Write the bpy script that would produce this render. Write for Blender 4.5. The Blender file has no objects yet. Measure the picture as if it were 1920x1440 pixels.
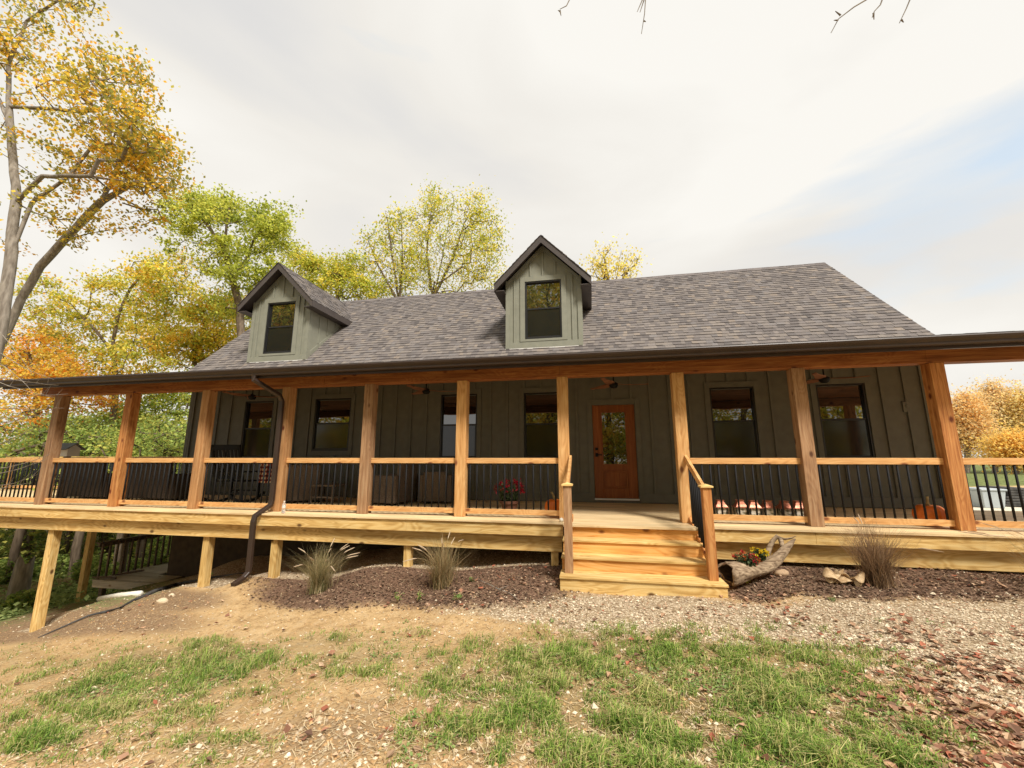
import bpy, bmesh, math, random
import numpy as np
from mathutils import Vector, Matrix, noise as mnoise
R = math.radians
random.seed(7)
rng = np.random.default_rng(7)
S = bpy.context.scene
COL = S.collection

# ------------------------------------------------------------------ camera, sky, sun
H = 0.95                      # eye height above the porch floor (z = 0)
YAW, PITCH, F = R(11.08), R(10.33), 762.0
cd = bpy.data.cameras.new('camera'); cam = bpy.data.objects.new('camera', cd); COL.objects.link(cam)
cam.location = (0, 0, H); cam.rotation_euler = (math.pi/2 + PITCH, 0, YAW)
cd.sensor_width = 36; cd.lens = F/1920*36; cd.clip_start = 0.05; cd.clip_end = 2000
S.camera = cam
S.view_settings.view_transform = 'Standard'; S.view_settings.look = 'None'
S.view_settings.exposure = 0.80; S.view_settings.gamma = 1.0

W = bpy.data.worlds.new('World'); S.world = W; W.use_nodes = True
SUN_DIR = Vector((0.5, -0.62, 0.95)).normalized()      # towards the sun
SUN_EL = math.asin(SUN_DIR.z); SUN_ROT = math.atan2(SUN_DIR.x, SUN_DIR.y)
def world():
    nt = W.node_tree; nt.nodes.clear(); N = nt.nodes.new; L = nt.links.new
    out = N('ShaderNodeOutputWorld'); bg = N('ShaderNodeBackground'); bg.inputs[1].default_value = 1.0
    sky = N('ShaderNodeTexSky'); sky.sky_type = 'NISHITA'; sky.sun_disc = False
    sky.sun_elevation = SUN_EL; sky.sun_rotation = SUN_ROT
    sc = N('ShaderNodeVectorMath'); sc.operation = 'SCALE'; sc.inputs['Scale'].default_value = 0.13
    L(sky.outputs[0], sc.inputs[0])
    pale = N('ShaderNodeMixRGB'); pale.inputs[0].default_value = 0.72; pale.inputs[2].default_value = (0.47, 0.52, 0.54, 1)
    L(sc.outputs[0], pale.inputs[1])
    tc = N('ShaderNodeTexCoord')
    mp = N('ShaderNodeMapping'); mp.inputs['Scale'].default_value = (0.8, 1.3, 4.2); mp.inputs['Rotation'].default_value = (0.25, 0.5, 0.5)
    L(tc.outputs['Generated'], mp.inputs[0])
    nz = N('ShaderNodeTexNoise'); nz.inputs['Scale'].default_value = 1.5; nz.inputs['Detail'].default_value = 7; nz.inputs['Roughness'].default_value = 0.50
    nz.inputs['Distortion'].default_value = 0.3
    L(mp.outputs[0], nz.inputs['Vector'])
    # thin veil of cloud all over, opening towards the right (+X) low in the sky
    dt = N('ShaderNodeVectorMath'); dt.operation = 'DOT_PRODUCT'
    dt.inputs[1].default_value = Vector((0.60, 0.71, 0.37)).normalized()[:]
    L(tc.outputs['Generated'], dt.inputs[0])
    mr = N('ShaderNodeMapRange'); mr.inputs['From Min'].default_value = 0.945; mr.inputs['From Max'].default_value = 1.0
    mr.inputs['To Min'].default_value = 0.0; mr.inputs['To Max'].default_value = 0.205
    L(dt.outputs['Value'], mr.inputs['Value'])
    sb = N('ShaderNodeMath'); sb.operation = 'SUBTRACT'; L(nz.outputs[0], sb.inputs[0]); L(mr.outputs[0], sb.inputs[1])
    cov = N('ShaderNodeMapRange'); cov.inputs['From Min'].default_value = 0.12; cov.inputs['From Max'].default_value = 0.30
    L(sb.outputs[0], cov.inputs['Value'])
    nz2 = N('ShaderNodeTexNoise'); nz2.inputs['Scale'].default_value = 1.3; nz2.inputs['Detail'].default_value = 6; nz2.inputs['Roughness'].default_value = 0.45; nz2.inputs['Distortion'].default_value = 0.5
    mp2 = N('ShaderNodeMapping'); mp2.inputs['Location'].default_value = (3.1, 1.7, 0.4); mp2.inputs['Scale'].default_value = (0.8, 1.1, 2.8); mp2.inputs['Rotation'].default_value = (0.3, 0.35, 0.2)
    L(tc.outputs['Generated'], mp2.inputs[0]); L(mp2.outputs[0], nz2.inputs['Vector'])
    cr = N('ShaderNodeValToRGB'); e = cr.color_ramp.elements
    e[0].position = 0.36; e[0].color = (0.43, 0.425, 0.42, 1)
    e[1].position = 0.64; e[1].color = (0.555, 0.54, 0.508, 1)
    m = e.new(0.5); m.color = (0.50, 0.483, 0.452, 1)
    L(nz2.outputs[0], cr.inputs[0])
    mx = N('ShaderNodeMixRGB'); L(cov.outputs[0], mx.inputs[0]); L(pale.outputs[0], mx.inputs[1]); L(cr.outputs[0], mx.inputs[2])
    L(mx.outputs[0], bg.inputs[0]); L(bg.outputs[0], out.inputs[0])
world()
ld = bpy.data.lights.new('sun', 'SUN'); ld.energy = 2.9; ld.angle = R(13); ld.color = (1.0, 0.945, 0.86)
lo = bpy.data.objects.new('sun', ld); COL.objects.link(lo); lo.rotation_euler = SUN_DIR.to_track_quat('Z', 'Y').to_euler()
lo.location = (0, 0, 30)

# ------------------------------------------------------------------ pixel -> place helpers (photo coordinates 1920 x 1440)
cy_, sy_ = math.cos(YAW), math.sin(YAW); cp_, sp_ = math.cos(PITCH), math.sin(PITCH)
def ray(x, y):
    a = (x-960)/F; b = (720-y)/F
    d = (a, cp_-b*sp_, sp_+b*cp_)
    return np.array([d[0]*cy_-d[1]*sy_, d[0]*sy_+d[1]*cy_, d[2]])
CAM = np.array([0, 0, H])
def at(x, y, Y):
    d = ray(x, y); return CAM+d*(Y/d[1])
def proj(P):
    P = np.asarray(P, float)-CAM
    wx = P[..., 0]*cy_+P[..., 1]*sy_; wy = -P[..., 0]*sy_+P[..., 1]*cy_; wz = P[..., 2]
    dep = wy*cp_+wz*sp_; up = -wy*sp_+wz*cp_
    dep = np.where(dep > 0.05, dep, 0.05)
    return 960+F*wx/dep, 720-F*up/dep

# ------------------------------------------------------------------ terrain height
GP = np.array([(0,0,-.66),(2,2.8,-.62),(-.5,2.4,-.68),(0,5.4,-.69),(1.5,5.4,-.66),(3.3,4.3,-.56),(5,6.5,-.47),(2.7,6.3,-.52),(7,7,-.5),(4,2,-.6),
 (-.6,6.3,-.66),(-3,6.5,-.80),(-5.5,6.5,-1.08),(-7,6.5,-1.30),(-8.5,6.5,-1.62),(-10.6,6.5,-2.34),(-1.8,2.2,-.77),(-3.5,2.5,-.96),(-5,3.2,-1.18),(-7,4,-1.52),
 (-9.5,5,-2.02),(-12,5,-2.75),(-15,6,-3.35),(-5.7,9.2,-1.2),(-8,9,-1.45),(-11,9.3,-2.1),(-9.5,7.8,-1.85),(-12.3,8.5,-2.62),(-14,9.5,-2.9),(-3,9,-.85),(0,9,-.6),(4,9,-.5),
 (-3,0,-.9),(-7,0,-1.5),(-14,0,-3),(-16,9,-3.25),(-20,14,-3.4),(-12,14,-2.9),(-30,30,-4.5),(-60,60,-6),(10,15,-.5),(30,40,-.4),(60,80,-.2),(12,4,-.5),(20,10,-.5),
 (0,25,-1.6),(0,60,-2),(0,-15,-.5),(20,-15,-.4),(-20,-15,-3),(80,20,-.3),(-80,10,-7),(100,120,0),(-100,120,-7),(0,150,-2)])
def hgt(X, Y):
    X = np.asarray(X, float); Y = np.asarray(Y, float)
    d2 = (X[..., None]-GP[:, 0])**2+(Y[..., None]-GP[:, 1])**2
    w = 1/(d2+0.12)**1.75
    return (w*GP[:, 2]).sum(-1)/w.sum(-1)
def gz(x, y): return float(hgt(np.array([x]), np.array([y]))[0])
def ground_at(px, py):
    d = ray(px, py); t = 0.5
    for _ in range(4000):
        P = CAM+d*t
        if P[2] < gz(P[0], P[1]): return P
        t += 0.02+t*0.002
    return P

# ------------------------------------------------------------------ materials
def mat(name, col=(0.5,0.5,0.5), rough=0.6, spec=0.4, metal=0.0):
    m = bpy.data.materials.new(name); m.use_nodes = True
    b = m.node_tree.nodes['Principled BSDF']
    b.inputs['Base Color'].default_value = (*col, 1); b.inputs['Roughness'].default_value = rough
    b.inputs['Specular IOR Level'].default_value = spec; b.inputs['Metallic'].default_value = metal
    return m, m.node_tree, b
def noisy(name, c1, c2, scale=(6,6,6), nscale=1.0, rough=0.65, spec=0.35, bump=0.1, detail=5, metal=0.0, island=0.0, dist=0.0, lo=0.3, hi=0.7):
    m, nt, b = mat(name, c1, rough, spec, metal); N = nt.nodes.new; L = nt.links.new
    tc = N('ShaderNodeTexCoord'); mp = N('ShaderNodeMapping'); mp.inputs['Scale'].default_value = scale
    L(tc.outputs['Object'], mp.inputs[0])
    nz = N('ShaderNodeTexNoise'); nz.inputs['Scale'].default_value = nscale; nz.inputs['Detail'].default_value = detail; nz.inputs['Distortion'].default_value = dist
    L(mp.outputs[0], nz.inputs['Vector'])
    cr = N('ShaderNodeValToRGB'); cr.color_ramp.elements[0].position = lo; cr.color_ramp.elements[1].position = hi
    cr.color_ramp.elements[0].color = (*c1, 1); cr.color_ramp.elements[1].color = (*c2, 1)
    L(nz.outputs[0], cr.inputs[0]); src = cr.outputs[0]
    if island:
        g = N('ShaderNodeNewGeometry'); hs = N('ShaderNodeHueSaturation')
        mr = N('ShaderNodeMapRange'); mr.inputs['To Min'].default_value = 1-island; mr.inputs['To Max'].default_value = 1+island
        L(g.outputs['Random Per Island'], mr.inputs['Value']); L(mr.outputs[0], hs.inputs['Value']); L(src, hs.inputs['Color']); src = hs.outputs[0]
    L(src, b.inputs['Base Color'])
    if bump:
        bp = N('ShaderNodeBump'); bp.inputs['Strength'].default_value = bump; bp.inputs['Distance'].default_value = 0.01
        L(nz.outputs[0], bp.inputs['Height']); L(bp.outputs[0], b.inputs['Normal'])
    return m
def wood(name, axis, dark, mid, light, knot=(0.12,0.045,0.015), rough=0.62, island=0.19, ringy=0.5, knots=True):
    """sawn board: long streaks along one axis, cathedral rings, scattered knots"""
    m, nt, b = mat(name, mid, rough, 0.3); N = nt.nodes.new; L = nt.links.new
    tc = N('ShaderNodeTexCoord'); g = N('ShaderNodeNewGeometry')
    # every board gets its own stretch of wood
    off = N('ShaderNodeCombineXYZ'); mlt = N('ShaderNodeMath'); mlt.operation = 'MULTIPLY'; mlt.inputs[1].default_value = 57.0
    L(g.outputs['Random Per Island'], mlt.inputs[0])
    for k in range(3): L(mlt.outputs[0], off.inputs[k])
    ad = N('ShaderNodeVectorMath'); ad.operation = 'ADD'; L(tc.outputs['Object'], ad.inputs[0]); L(off.outputs[0], ad.inputs[1])
    def mapped(along, across):
        mp = N('ShaderNodeMapping'); s = [across]*3; s[axis] = along; mp.inputs['Scale'].default_value = s
        L(ad.outputs[0], mp.inputs[0]); return mp.outputs[0]
    n1 = N('ShaderNodeTexNoise'); n1.inputs['Scale'].default_value = 1; n1.inputs['Detail'].default_value = 6; n1.inputs['Roughness'].default_value = 0.65
    L(mapped(1.3, 26), n1.inputs['Vector'])
    n2 = N('ShaderNodeTexNoise'); n2.inputs['Scale'].default_value = 1; n2.inputs['Detail'].default_value = 1; n2.inputs['Distortion'].default_value = 1.2
    L(mapped(0.9, 5.5), n2.inputs['Vector'])
    sn = N('ShaderNodeMath'); sn.operation = 'MULTIPLY'; sn.inputs[1].default_value = 60; L(n2.outputs[0], sn.inputs[0])
    si = N('ShaderNodeMath'); si.operation = 'SINE'; L(sn.outputs[0], si.inputs[0])
    ma = N('ShaderNodeMath'); ma.operation = 'MULTIPLY_ADD'; ma.inputs[1].default_value = 0.10*ringy; L(si.outputs[0], ma.inputs[0]); L(n1.outputs[0], ma.inputs[2])
    cr = N('ShaderNodeValToRGB'); e = cr.color_ramp.elements
    e[0].position = 0.30; e[0].color = (*dark, 1); e[1].position = 0.68; e[1].color = (*light, 1); q = e.new(0.48); q.color = (*mid, 1)
    L(ma.outputs[0], cr.inputs[0]); src = cr.outputs[0]
    # broad colour drift along the board
    n3 = N('ShaderNodeTexNoise'); n3.inputs['Scale'].default_value = 1; n3.inputs['Detail'].default_value = 2; L(mapped(0.7, 3.0), n3.inputs['Vector'])
    hs = N('ShaderNodeHueSaturation'); mr = N('ShaderNodeMapRange'); mr.inputs['From Min'].default_value = 0.3; mr.inputs['From Max'].default_value = 0.7
    mr.inputs['To Min'].default_value = 0.82; mr.inputs['To Max'].default_value = 1.15; L(n3.outputs[0], mr.inputs['Value'])
    mi = N('ShaderNodeMapRange'); mi.inputs['To Min'].default_value = 1-island; mi.inputs['To Max'].default_value = 1+island; L(g.outputs['Random Per Island'], mi.inputs['Value'])
    mm = N('ShaderNodeMath'); mm.operation = 'MULTIPLY'; L(mr.outputs[0], mm.inputs[0]); L(mi.outputs[0], mm.inputs[1]); L(mm.outputs[0], hs.inputs['Value'])
    L(src, hs.inputs['Color']); src = hs.outputs[0]
    if knots:
        vo = N('ShaderNodeTexVoronoi'); vo.inputs['Scale'].default_value = 1.0; vo.inputs['Randomness'].default_value = 1.0
        L(mapped(2.6, 4.4), vo.inputs['Vector'])
        kr = N('ShaderNodeMapRange'); kr.inputs['From Min'].default_value = 0.07; kr.inputs['From Max'].default_value = 0.16
        kr.inputs['To Min'].default_value = 1; kr.inputs['To Max'].default_value = 0; L(vo.outputs['Distance'], kr.inputs['Value'])
        mk = N('ShaderNodeMixRGB'); mk.inputs[2].default_value = (*knot, 1); L(kr.outputs[0], mk.inputs[0]); L(src, mk.inputs[1]); src = mk.outputs[0]
    L(src, b.inputs['Base Color'])
    bp = N('ShaderNodeBump'); bp.inputs['Strength'].default_value = 0.25; bp.inputs['Distance'].default_value = 0.004
    L(n1.outputs[0], bp.inputs['Height']); L(bp.outputs[0], b.inputs['Normal'])
    return m
def attr_mat(name, rough=0.7, spec=0.3, trans=0.0, speck=0.0, speck_scale=120):
    m, nt, b = mat(name, (0.5,0.5,0.5), rough, spec); N = nt.nodes.new; L = nt.links.new
    a = N('ShaderNodeAttribute'); a.attribute_name = 'col'; src = a.outputs['Color']
    if speck:
        tc = N('ShaderNodeTexCoord'); nz = N('ShaderNodeTexNoise'); nz.inputs['Scale'].default_value = speck_scale; nz.inputs['Detail'].default_value = 2
        L(tc.outputs['Object'], nz.inputs['Vector']); mr = N('ShaderNodeMapRange'); mr.inputs['From Min'].default_value = 0.3; mr.inputs['From Max'].default_value = 0.7
        mr.inputs['To Min'].default_value = 1-speck; mr.inputs['To Max'].default_value = 1+speck; L(nz.outputs[0], mr.inputs['Value'])
        hs = N('ShaderNodeHueSaturation'); L(mr.outputs[0], hs.inputs['Value']); L(src, hs.inputs['Color']); src = hs.outputs[0]
        bp = N('ShaderNodeBump'); bp.inputs['Strength'].default_value = 0.3; bp.inputs['Distance'].default_value = 0.003
        L(nz.outputs[0], bp.inputs['Height']); L(bp.outputs[0], b.inputs['Normal'])
    L(src, b.inputs['Base Color'])
    if trans:
        t = N('ShaderNodeBsdfTranslucent'); L(src, t.inputs['Color']); mx = N('ShaderNodeMixShader'); mx.inputs[0].default_value = trans
        o = nt.nodes['Material Output']; L(b.outputs[0], mx.inputs[1]); L(t.outputs[0], mx.inputs[2]); L(mx.outputs[0], o.inputs[0])
    return m
CED = dict(dark=(0.30,0.105,0.028), mid=(0.50,0.205,0.062), light=(0.66,0.33,0.115), knot=(0.13,0.03,0.01))
CEL = dict(dark=(0.50,0.24,0.075), mid=(0.68,0.37,0.14), light=(0.80,0.50,0.22), knot=(0.22,0.08,0.03))
PTW = dict(dark=(0.50,0.30,0.095), mid=(0.68,0.445,0.16), light=(0.78,0.57,0.25), knot=(0.12,0.06,0.02))
M = {}
for k, a in (('x',0),('y',1),('z',2)):
    M['cedar_'+k] = wood('cedar_'+k, a, **CED, ringy=0.6)
    M['cedarlight_'+k] = wood('cedarlight_'+k, a, **CEL, ringy=0.7)
    M['pt_'+k] = wood('pt_'+k, a, **PTW, ringy=1.1)
M['cedarpale_z'] = wood('cedarpale_z', 2, (0.28,0.13,0.05), (0.46,0.235,0.095), (0.58,0.34,0.16), knot=(0.14,0.03,0.01), ringy=0.35)
M['beam'] = wood('beam', 0, (0.19,0.060,0.016), (0.32,0.115,0.034), (0.44,0.19,0.062), knot=(0.09,0.02,0.008), ringy=0.6)  # cedar made darker: the gutter's shade is painted into the beam colour
M['cedargrey_z'] = wood('cedargrey_z', 2, (0.20,0.105,0.055), (0.36,0.20,0.10), (0.47,0.30,0.17), knot=(0.1,0.04,0.02), ringy=0.5)
M['riser'] = wood('riser', 0, (0.55,0.24,0.06), (0.72,0.36,0.10), (0.82,0.47,0.17), knot=(0.2,0.07,0.02), ringy=1.0)
M['deck'] = wood('deck', 0, (0.52,0.36,0.18), (0.72,0.53,0.29), (0.80,0.64,0.39), knots=False, ringy=0.3, island=0.12)
M['greydeck'] = wood('greydeck', 0, (0.22,0.185,0.14), (0.36,0.32,0.25), (0.46,0.41,0.33), ringy=0.2)
M['greydark'] = wood('greydark', 0, (0.05,0.035,0.025), (0.09,0.065,0.045), (0.15,0.11,0.08), ringy=0.2)
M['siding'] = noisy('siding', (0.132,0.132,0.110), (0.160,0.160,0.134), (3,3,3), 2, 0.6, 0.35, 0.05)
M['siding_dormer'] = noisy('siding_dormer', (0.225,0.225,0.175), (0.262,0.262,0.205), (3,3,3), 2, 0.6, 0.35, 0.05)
M['fascia'] = noisy('fascia', (0.062,0.050,0.046), (0.08,0.066,0.06), (2,2,2), 2, 0.45, 0.4, 0.0)
M['gutter'] = noisy('gutter', (0.034,0.021,0.015), (0.044,0.027,0.020), (2,2,2), 2, 0.42, 0.4, 0.0)
M['flash'] = mat('flash', (0.75,0.74,0.70), 0.4)[0]
M['black'] = mat('black', (0.010,0.010,0.011), 0.65, 0.22)[0]
M['frame'] = mat('frame', (0.016,0.016,0.017), 0.35, 0.5)[0]
M['ceiling'] = wood('ceiling', 0, (0.16,0.06,0.025), (0.26,0.105,0.045), (0.34,0.15,0.07), ringy=0.4)
M['foundation'] = noisy('foundation', (0.045,0.033,0.022), (0.075,0.056,0.036), (2,2,2), 3, 0.85, 0.2, 0.3)
M['door'] = wood('door', 2, (0.17,0.048,0.013), (0.25,0.075,0.020), (0.32,0.11,0.032), knots=False, ringy=0.2, island=0.0, rough=0.45)
M['shingle'] = attr_mat('shingle', 0.9, 0.15, speck=0.25, speck_scale=90)
M['leaf'] = attr_mat('leaf', 0.6, 0.25, trans=0.55)
M['grassblade'] = attr_mat('grassblade', 0.6, 0.25, trans=0.3)
M['litter'] = attr_mat('litter', 0.7, 0.2, trans=0.15)
M['stone'] = attr_mat('stone', 0.8, 0.25, speck=0.12, speck_scale=60)
M['bark'] = noisy('bark', (0.09,0.065,0.045), (0.23,0.175,0.125), (14,14,2.5), 1, 0.9, 0.15, 0.8)
M['bark_grey'] = noisy('bark_grey', (0.15,0.125,0.10), (0.34,0.30,0.25), (14,14,2.5), 1, 0.9, 0.15, 0.8)
M['drift'] = noisy('drift', (0.11,0.07,0.042), (0.44,0.33,0.22), (5,30,30), 1.3, 0.85, 0.15, 0.8)
M['driftdark'] = noisy('driftdark', (0.03,0.018,0.012), (0.08,0.05,0.03), (5,26,26), 1, 0.9, 0.1, 0.5)
M['wicker'] = noisy('wicker', (0.085,0.062,0.046), (0.20,0.155,0.12), (60,60,90), 1, 0.7, 0.3, 0.8, 2)
M['wicker_dark'] = noisy('wicker_dark', (0.030,0.022,0.017), (0.085,0.062,0.048), (60,60,90), 1, 0.7, 0.3, 0.8, 2)
M['cushion'] = noisy('cushion', (0.12,0.10,0.08), (0.16,0.135,0.11), (20,20,20), 1, 0.9, 0.1, 0.2)
M['pumpkin'] = noisy('pumpkin', (0.75,0.15,0.015), (0.88,0.26,0.035), (5,5,3), 1, 0.45, 0.4, 0.15)
M['stem'] = noisy('stem', (0.30,0.21,0.09), (0.45,0.34,0.16), (30,30,8), 1, 0.8, 0.2, 0.3)
M['copper'] = noisy('copper', (0.50,0.17,0.10), (0.66,0.27,0.17), (12,12,12), 1, 0.38, 0.5, 0.05, metal=0.55)
M['mercury'] = noisy('mercury', (0.12,0.13,0.07), (0.86,0.84,0.76), (16,16,16), 1, 0.25, 0.6, 0.3, metal=0.3, lo=0.38, hi=0.56)
M['terracotta'] = noisy('terracotta', (0.10,0.04,0.025), (0.16,0.07,0.04), (9,9,9), 1, 0.7, 0.3, 0.1)
M['pvc'] = noisy('pvc', (0.72,0.68,0.58), (0.82,0.79,0.70), (4,4,4), 1, 0.45, 0.4, 0.0)
M['whitepaint'] = noisy('whitepaint', (0.62,0.60,0.55), (0.74,0.72,0.67), (4,4,4), 1, 0.6, 0.3, 0.0)
M['greyroof'] = noisy('greyroof', (0.10,0.11,0.11), (0.15,0.16,0.16), (9,9,9), 1, 0.8, 0.2, 0.2)
M['fabric'] = mat('fabric', (0.055,0.05,0.045), 0.9)[0]
M['blackfab'] = noisy('blackfab', (0.035,0.034,0.033), (0.11,0.105,0.10), (5,5,5), 1, 0.8, 0.2, 0.5)
M['brass'] = mat('brass', (0.05,0.045,0.04), 0.35, 0.5, 0.6)[0]
M['fungus'] = noisy('fungus', (0.40,0.25,0.12), (0.70,0.53,0.33), (14,14,14), 1, 0.8, 0.2, 0.3)
M['tote'] = noisy('tote', (0.34,0.39,0.42), (0.42,0.47,0.50), (3,3,3), 1, 0.4, 0.4, 0.0)
M['fanwood'] = wood('fanwood', 0, (0.16,0.06,0.03), (0.25,0.11,0.06), (0.33,0.16,0.09), knots=False, ringy=0.3)
def glass_mat():
    m, nt, b = mat('glass_pane', (0.010,0.011,0.011), 0.015, 0.5); b.inputs['IOR'].default_value = 2.5
    N = nt.nodes.new; L = nt.links.new
    tc = N('ShaderNodeTexCoord'); nz = N('ShaderNodeTexNoise'); nz.inputs['Scale'].default_value = 1.7; nz.inputs['Detail'].default_value = 1
    bp = N('ShaderNodeBump'); bp.inputs['Strength'].default_value = 0.05; bp.inputs['Distance'].default_value = 0.05
    L(tc.outputs['Object'], nz.inputs['Vector']); L(nz.outputs[0], bp.inputs['Height']); L(bp.outputs[0], b.inputs['Normal'])
    return m
M['glass'] = glass_mat()
def screen_mat():
    m, nt, b = mat('insect_screen', (0.013,0.014,0.013), 0.09, 0.5); b.inputs['IOR'].default_value = 1.6
    return m
M['screen'] = screen_mat()
def plaid_mat():
    m, nt, b = mat('plaid', (0.3,0.02,0.02), 0.95, 0.1); N = nt.nodes.new; L = nt.links.new
    tc = N('ShaderNodeTexCoord'); sep = N('ShaderNodeSeparateXYZ'); L(tc.outputs['Object'], sep.inputs[0])
    def stripe(sock, f, w):
        mu = N('ShaderNodeMath'); mu.operation = 'MULTIPLY'; mu.inputs[1].default_value = f; L(sock, mu.inputs[0])
        fr = N('ShaderNodeMath'); fr.operation = 'FRACT'; L(mu.outputs[0], fr.inputs[0])
        gt = N('ShaderNodeMath'); gt.operation = 'LESS_THAN'; gt.inputs[1].default_value = w; L(fr.outputs[0], gt.inputs[0]); return gt.outputs[0]
    a = stripe(sep.outputs[0], 13, 0.5); c = stripe(sep.outputs[2], 11, 0.5)
    sm = N('ShaderNodeMath'); sm.operation = 'ADD'; L(a, sm.inputs[0]); L(c, sm.inputs[1])
    hf = N('ShaderNodeMath'); hf.operation = 'MULTIPLY'; hf.inputs[1].default_value = 0.5; L(sm.outputs[0], hf.inputs[0])
    cr = N('ShaderNodeValToRGB'); cr.color_ramp.interpolation = 'CONSTANT'; e = cr.color_ramp.elements
    e[0].color = (0.70,0.60,0.45,1); e[1].position = 0.75; e[1].color = (0.05,0.02,0.02,1); q = e.new(0.25); q.color = (0.25,0.05,0.04,1)
    L(hf.outputs[0], cr.inputs[0]); L(cr.outputs[0], b.inputs['Base Color']); return m
M['plaid'] = plaid_mat()
def clear_mat():
    m, nt, b = mat('clear_plastic', (0.95,0.97,0.98), 0.08, 0.5); b.inputs['Transmission Weight'].default_value = 0.8; b.inputs['IOR'].default_value = 1.35
    return m
M['clear'] = clear_mat()

# ------------------------------------------------------------------ mesh building
WL = {}
class MB:
    def __init__(s): s.v = []; s.f = []; s.c = []
    def poly(s, pts, col=None):
        n = len(s.v); s.v += [tuple(p) for p in pts]; s.f.append(tuple(range(n, n+len(pts)))); s.c.append(col)
    def raw(s, vs, fs, col=None):
        n = len(s.v); s.v += [tuple(p) for p in vs]
        for f in fs: s.f.append(tuple(i+n for i in f)); s.c.append(col)
    def box(s, x0, x1, y0, y1, z0, z1, col=None):
        if x0 > x1: x0, x1 = x1, x0
        if y0 > y1: y0, y1 = y1, y0
        if z0 > z1: z0, z1 = z1, z0
        vs = [(x,y,z) for z in (z0,z1) for y in (y0,y1) for x in (x0,x1)]
        s.raw(vs, [(0,2,3,1),(4,5,7,6),(0,1,5,4),(2,6,7,3),(0,4,6,2),(1,3,7,5)], col)
    def obox(s, c, half, rot=None, col=None):
        c = Vector(c); Rm = rot if rot is not None else Matrix.Identity(3)
        vs = [c+Rm@Vector((x*half[0],y*half[1],z*half[2])) for z in (-1,1) for y in (-1,1) for x in (-1,1)]
        s.raw(vs, [(0,2,3,1),(4,5,7,6),(0,1,5,4),(2,6,7,3),(0,4,6,2),(1,3,7,5)], col)
    def beam(s, a, b, w, h, up=(0,0,1), col=None):
        a, b = Vector(a), Vector(b); d = b-a; L = d.length; d.normalize(); u = Vector(up)
        sd = d.cross(u)
        if sd.length < 1e-4: sd = d.cross(Vector((0,1,0)))
        sd.normalize(); u2 = sd.cross(d)
        s.obox((a+b)/2, (w/2, L/2, h/2), Matrix((sd, d, u2)).transposed(), col)
    def tube(s, pts, rad, n=8, caps=True, col=None):
        pts = [Vector(p) for p in pts]; rs = rad if isinstance(rad, (list, tuple)) else [rad]*len(pts)
        rings = []; prev = None
        for i, p in enumerate(pts):
            t = (pts[min(i+1, len(pts)-1)]-pts[max(i-1, 0)])
            if t.length < 1e-9: t = Vector((0,0,1))
            t.normalize()
            if prev is None: a = t.orthogonal().normalized()
            else:
                a = prev-t*prev.dot(t)
                a = a.normalized() if a.length > 1e-6 else t.orthogonal().normalized()
            prev = a; b = t.cross(a)
            rings.append([p+(a*math.cos(2*math.pi*k/n)+b*math.sin(2*math.pi*k/n))*rs[i] for k in range(n)])
        base = len(s.v)
        for r in rings: s.v += [tuple(q) for q in r]
        for i in range(len(rings)-1):
            for k in range(n):
                s.f.append((base+i*n+k, base+i*n+(k+1) % n, base+(i+1)*n+(k+1) % n, base+(i+1)*n+k)); s.c.append(col)
        if caps:
            s.f.append(tuple(base+k for k in range(n))[::-1]); s.c.append(col)
            s.f.append(tuple(base+(len(rings)-1)*n+k for k in range(n))); s.c.append(col)
    def prism(s, prof, axis, a, b, col=None):
        """profile (list of 2-tuples) extruded along axis from a to b"""
        def mk(p, t):
            q = list(p); q.insert(axis, t); return tuple(q)
        n = len(prof); base = len(s.v)
        s.v += [mk(p, a) for p in prof]+[mk(p, b) for p in prof]
        for i in range(n): s.f.append((base+i, base+(i+1) % n, base+n+(i+1) % n, base+n+i)); s.c.append(col)
        s.f.append(tuple(base+i for i in range(n))[::-1]); s.c.append(col)
        s.f.append(tuple(base+n+i for i in range(n))); s.c.append(col)
    def lathe(s, prof, c=(0,0,0), n=16, col=None):
        base = len(s.v)
        for r, z in prof:
            for k in range(n): a = 2*math.pi*k/n; s.v.append((c[0]+r*math.cos(a), c[1]+r*math.sin(a), c[2]+z))
        for i in range(len(prof)-1):
            for k in range(n):
                s.f.append((base+i*n+k, base+i*n+(k+1) % n, base+(i+1)*n+(k+1) % n, base+(i+1)*n+k)); s.c.append(col)
        s.f.append(tuple(base+k for k in range(n))[::-1]); s.c.append(col)
        s.f.append(tuple(base+(len(prof)-1)*n+k for k in range(n))); s.c.append(col)
    def build(s, name, material, parent=None, bevel=0.0, smooth=False, fix=True):
        me = bpy.data.meshes.new(name); wl = WL.get(parent.name, Vector((0,0,0))) if parent else Vector((0,0,0))
        me.from_pydata([(v[0]-wl[0], v[1]-wl[1], v[2]-wl[2]) for v in s.v], [], s.f)
        if any(c is not None for c in s.c):
            ca = me.color_attributes.new('col', 'FLOAT_COLOR', 'CORNER')
            arr = []
            for f, c in zip(s.f, s.c): arr += list((*(c or (0.5,0.5,0.5)), 1))*len(f)
            ca.data.foreach_set('color', arr)
        if fix:
            bm = bmesh.new(); bm.from_mesh(me); bmesh.ops.recalc_face_normals(bm, faces=bm.faces); bm.to_mesh(me); bm.free()
        if smooth: me.polygons.foreach_set('use_smooth', [True]*len(me.polygons))
        me.materials.append(material)
        o = bpy.data.objects.new(name, me); COL.objects.link(o)
        if parent: o.parent = parent; WL[o.name] = wl
        if bevel:
            b = o.modifiers.new('bevel', 'BEVEL'); b.width = bevel; b.segments = 2; b.limit_method = 'ANGLE'
        return o
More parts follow.
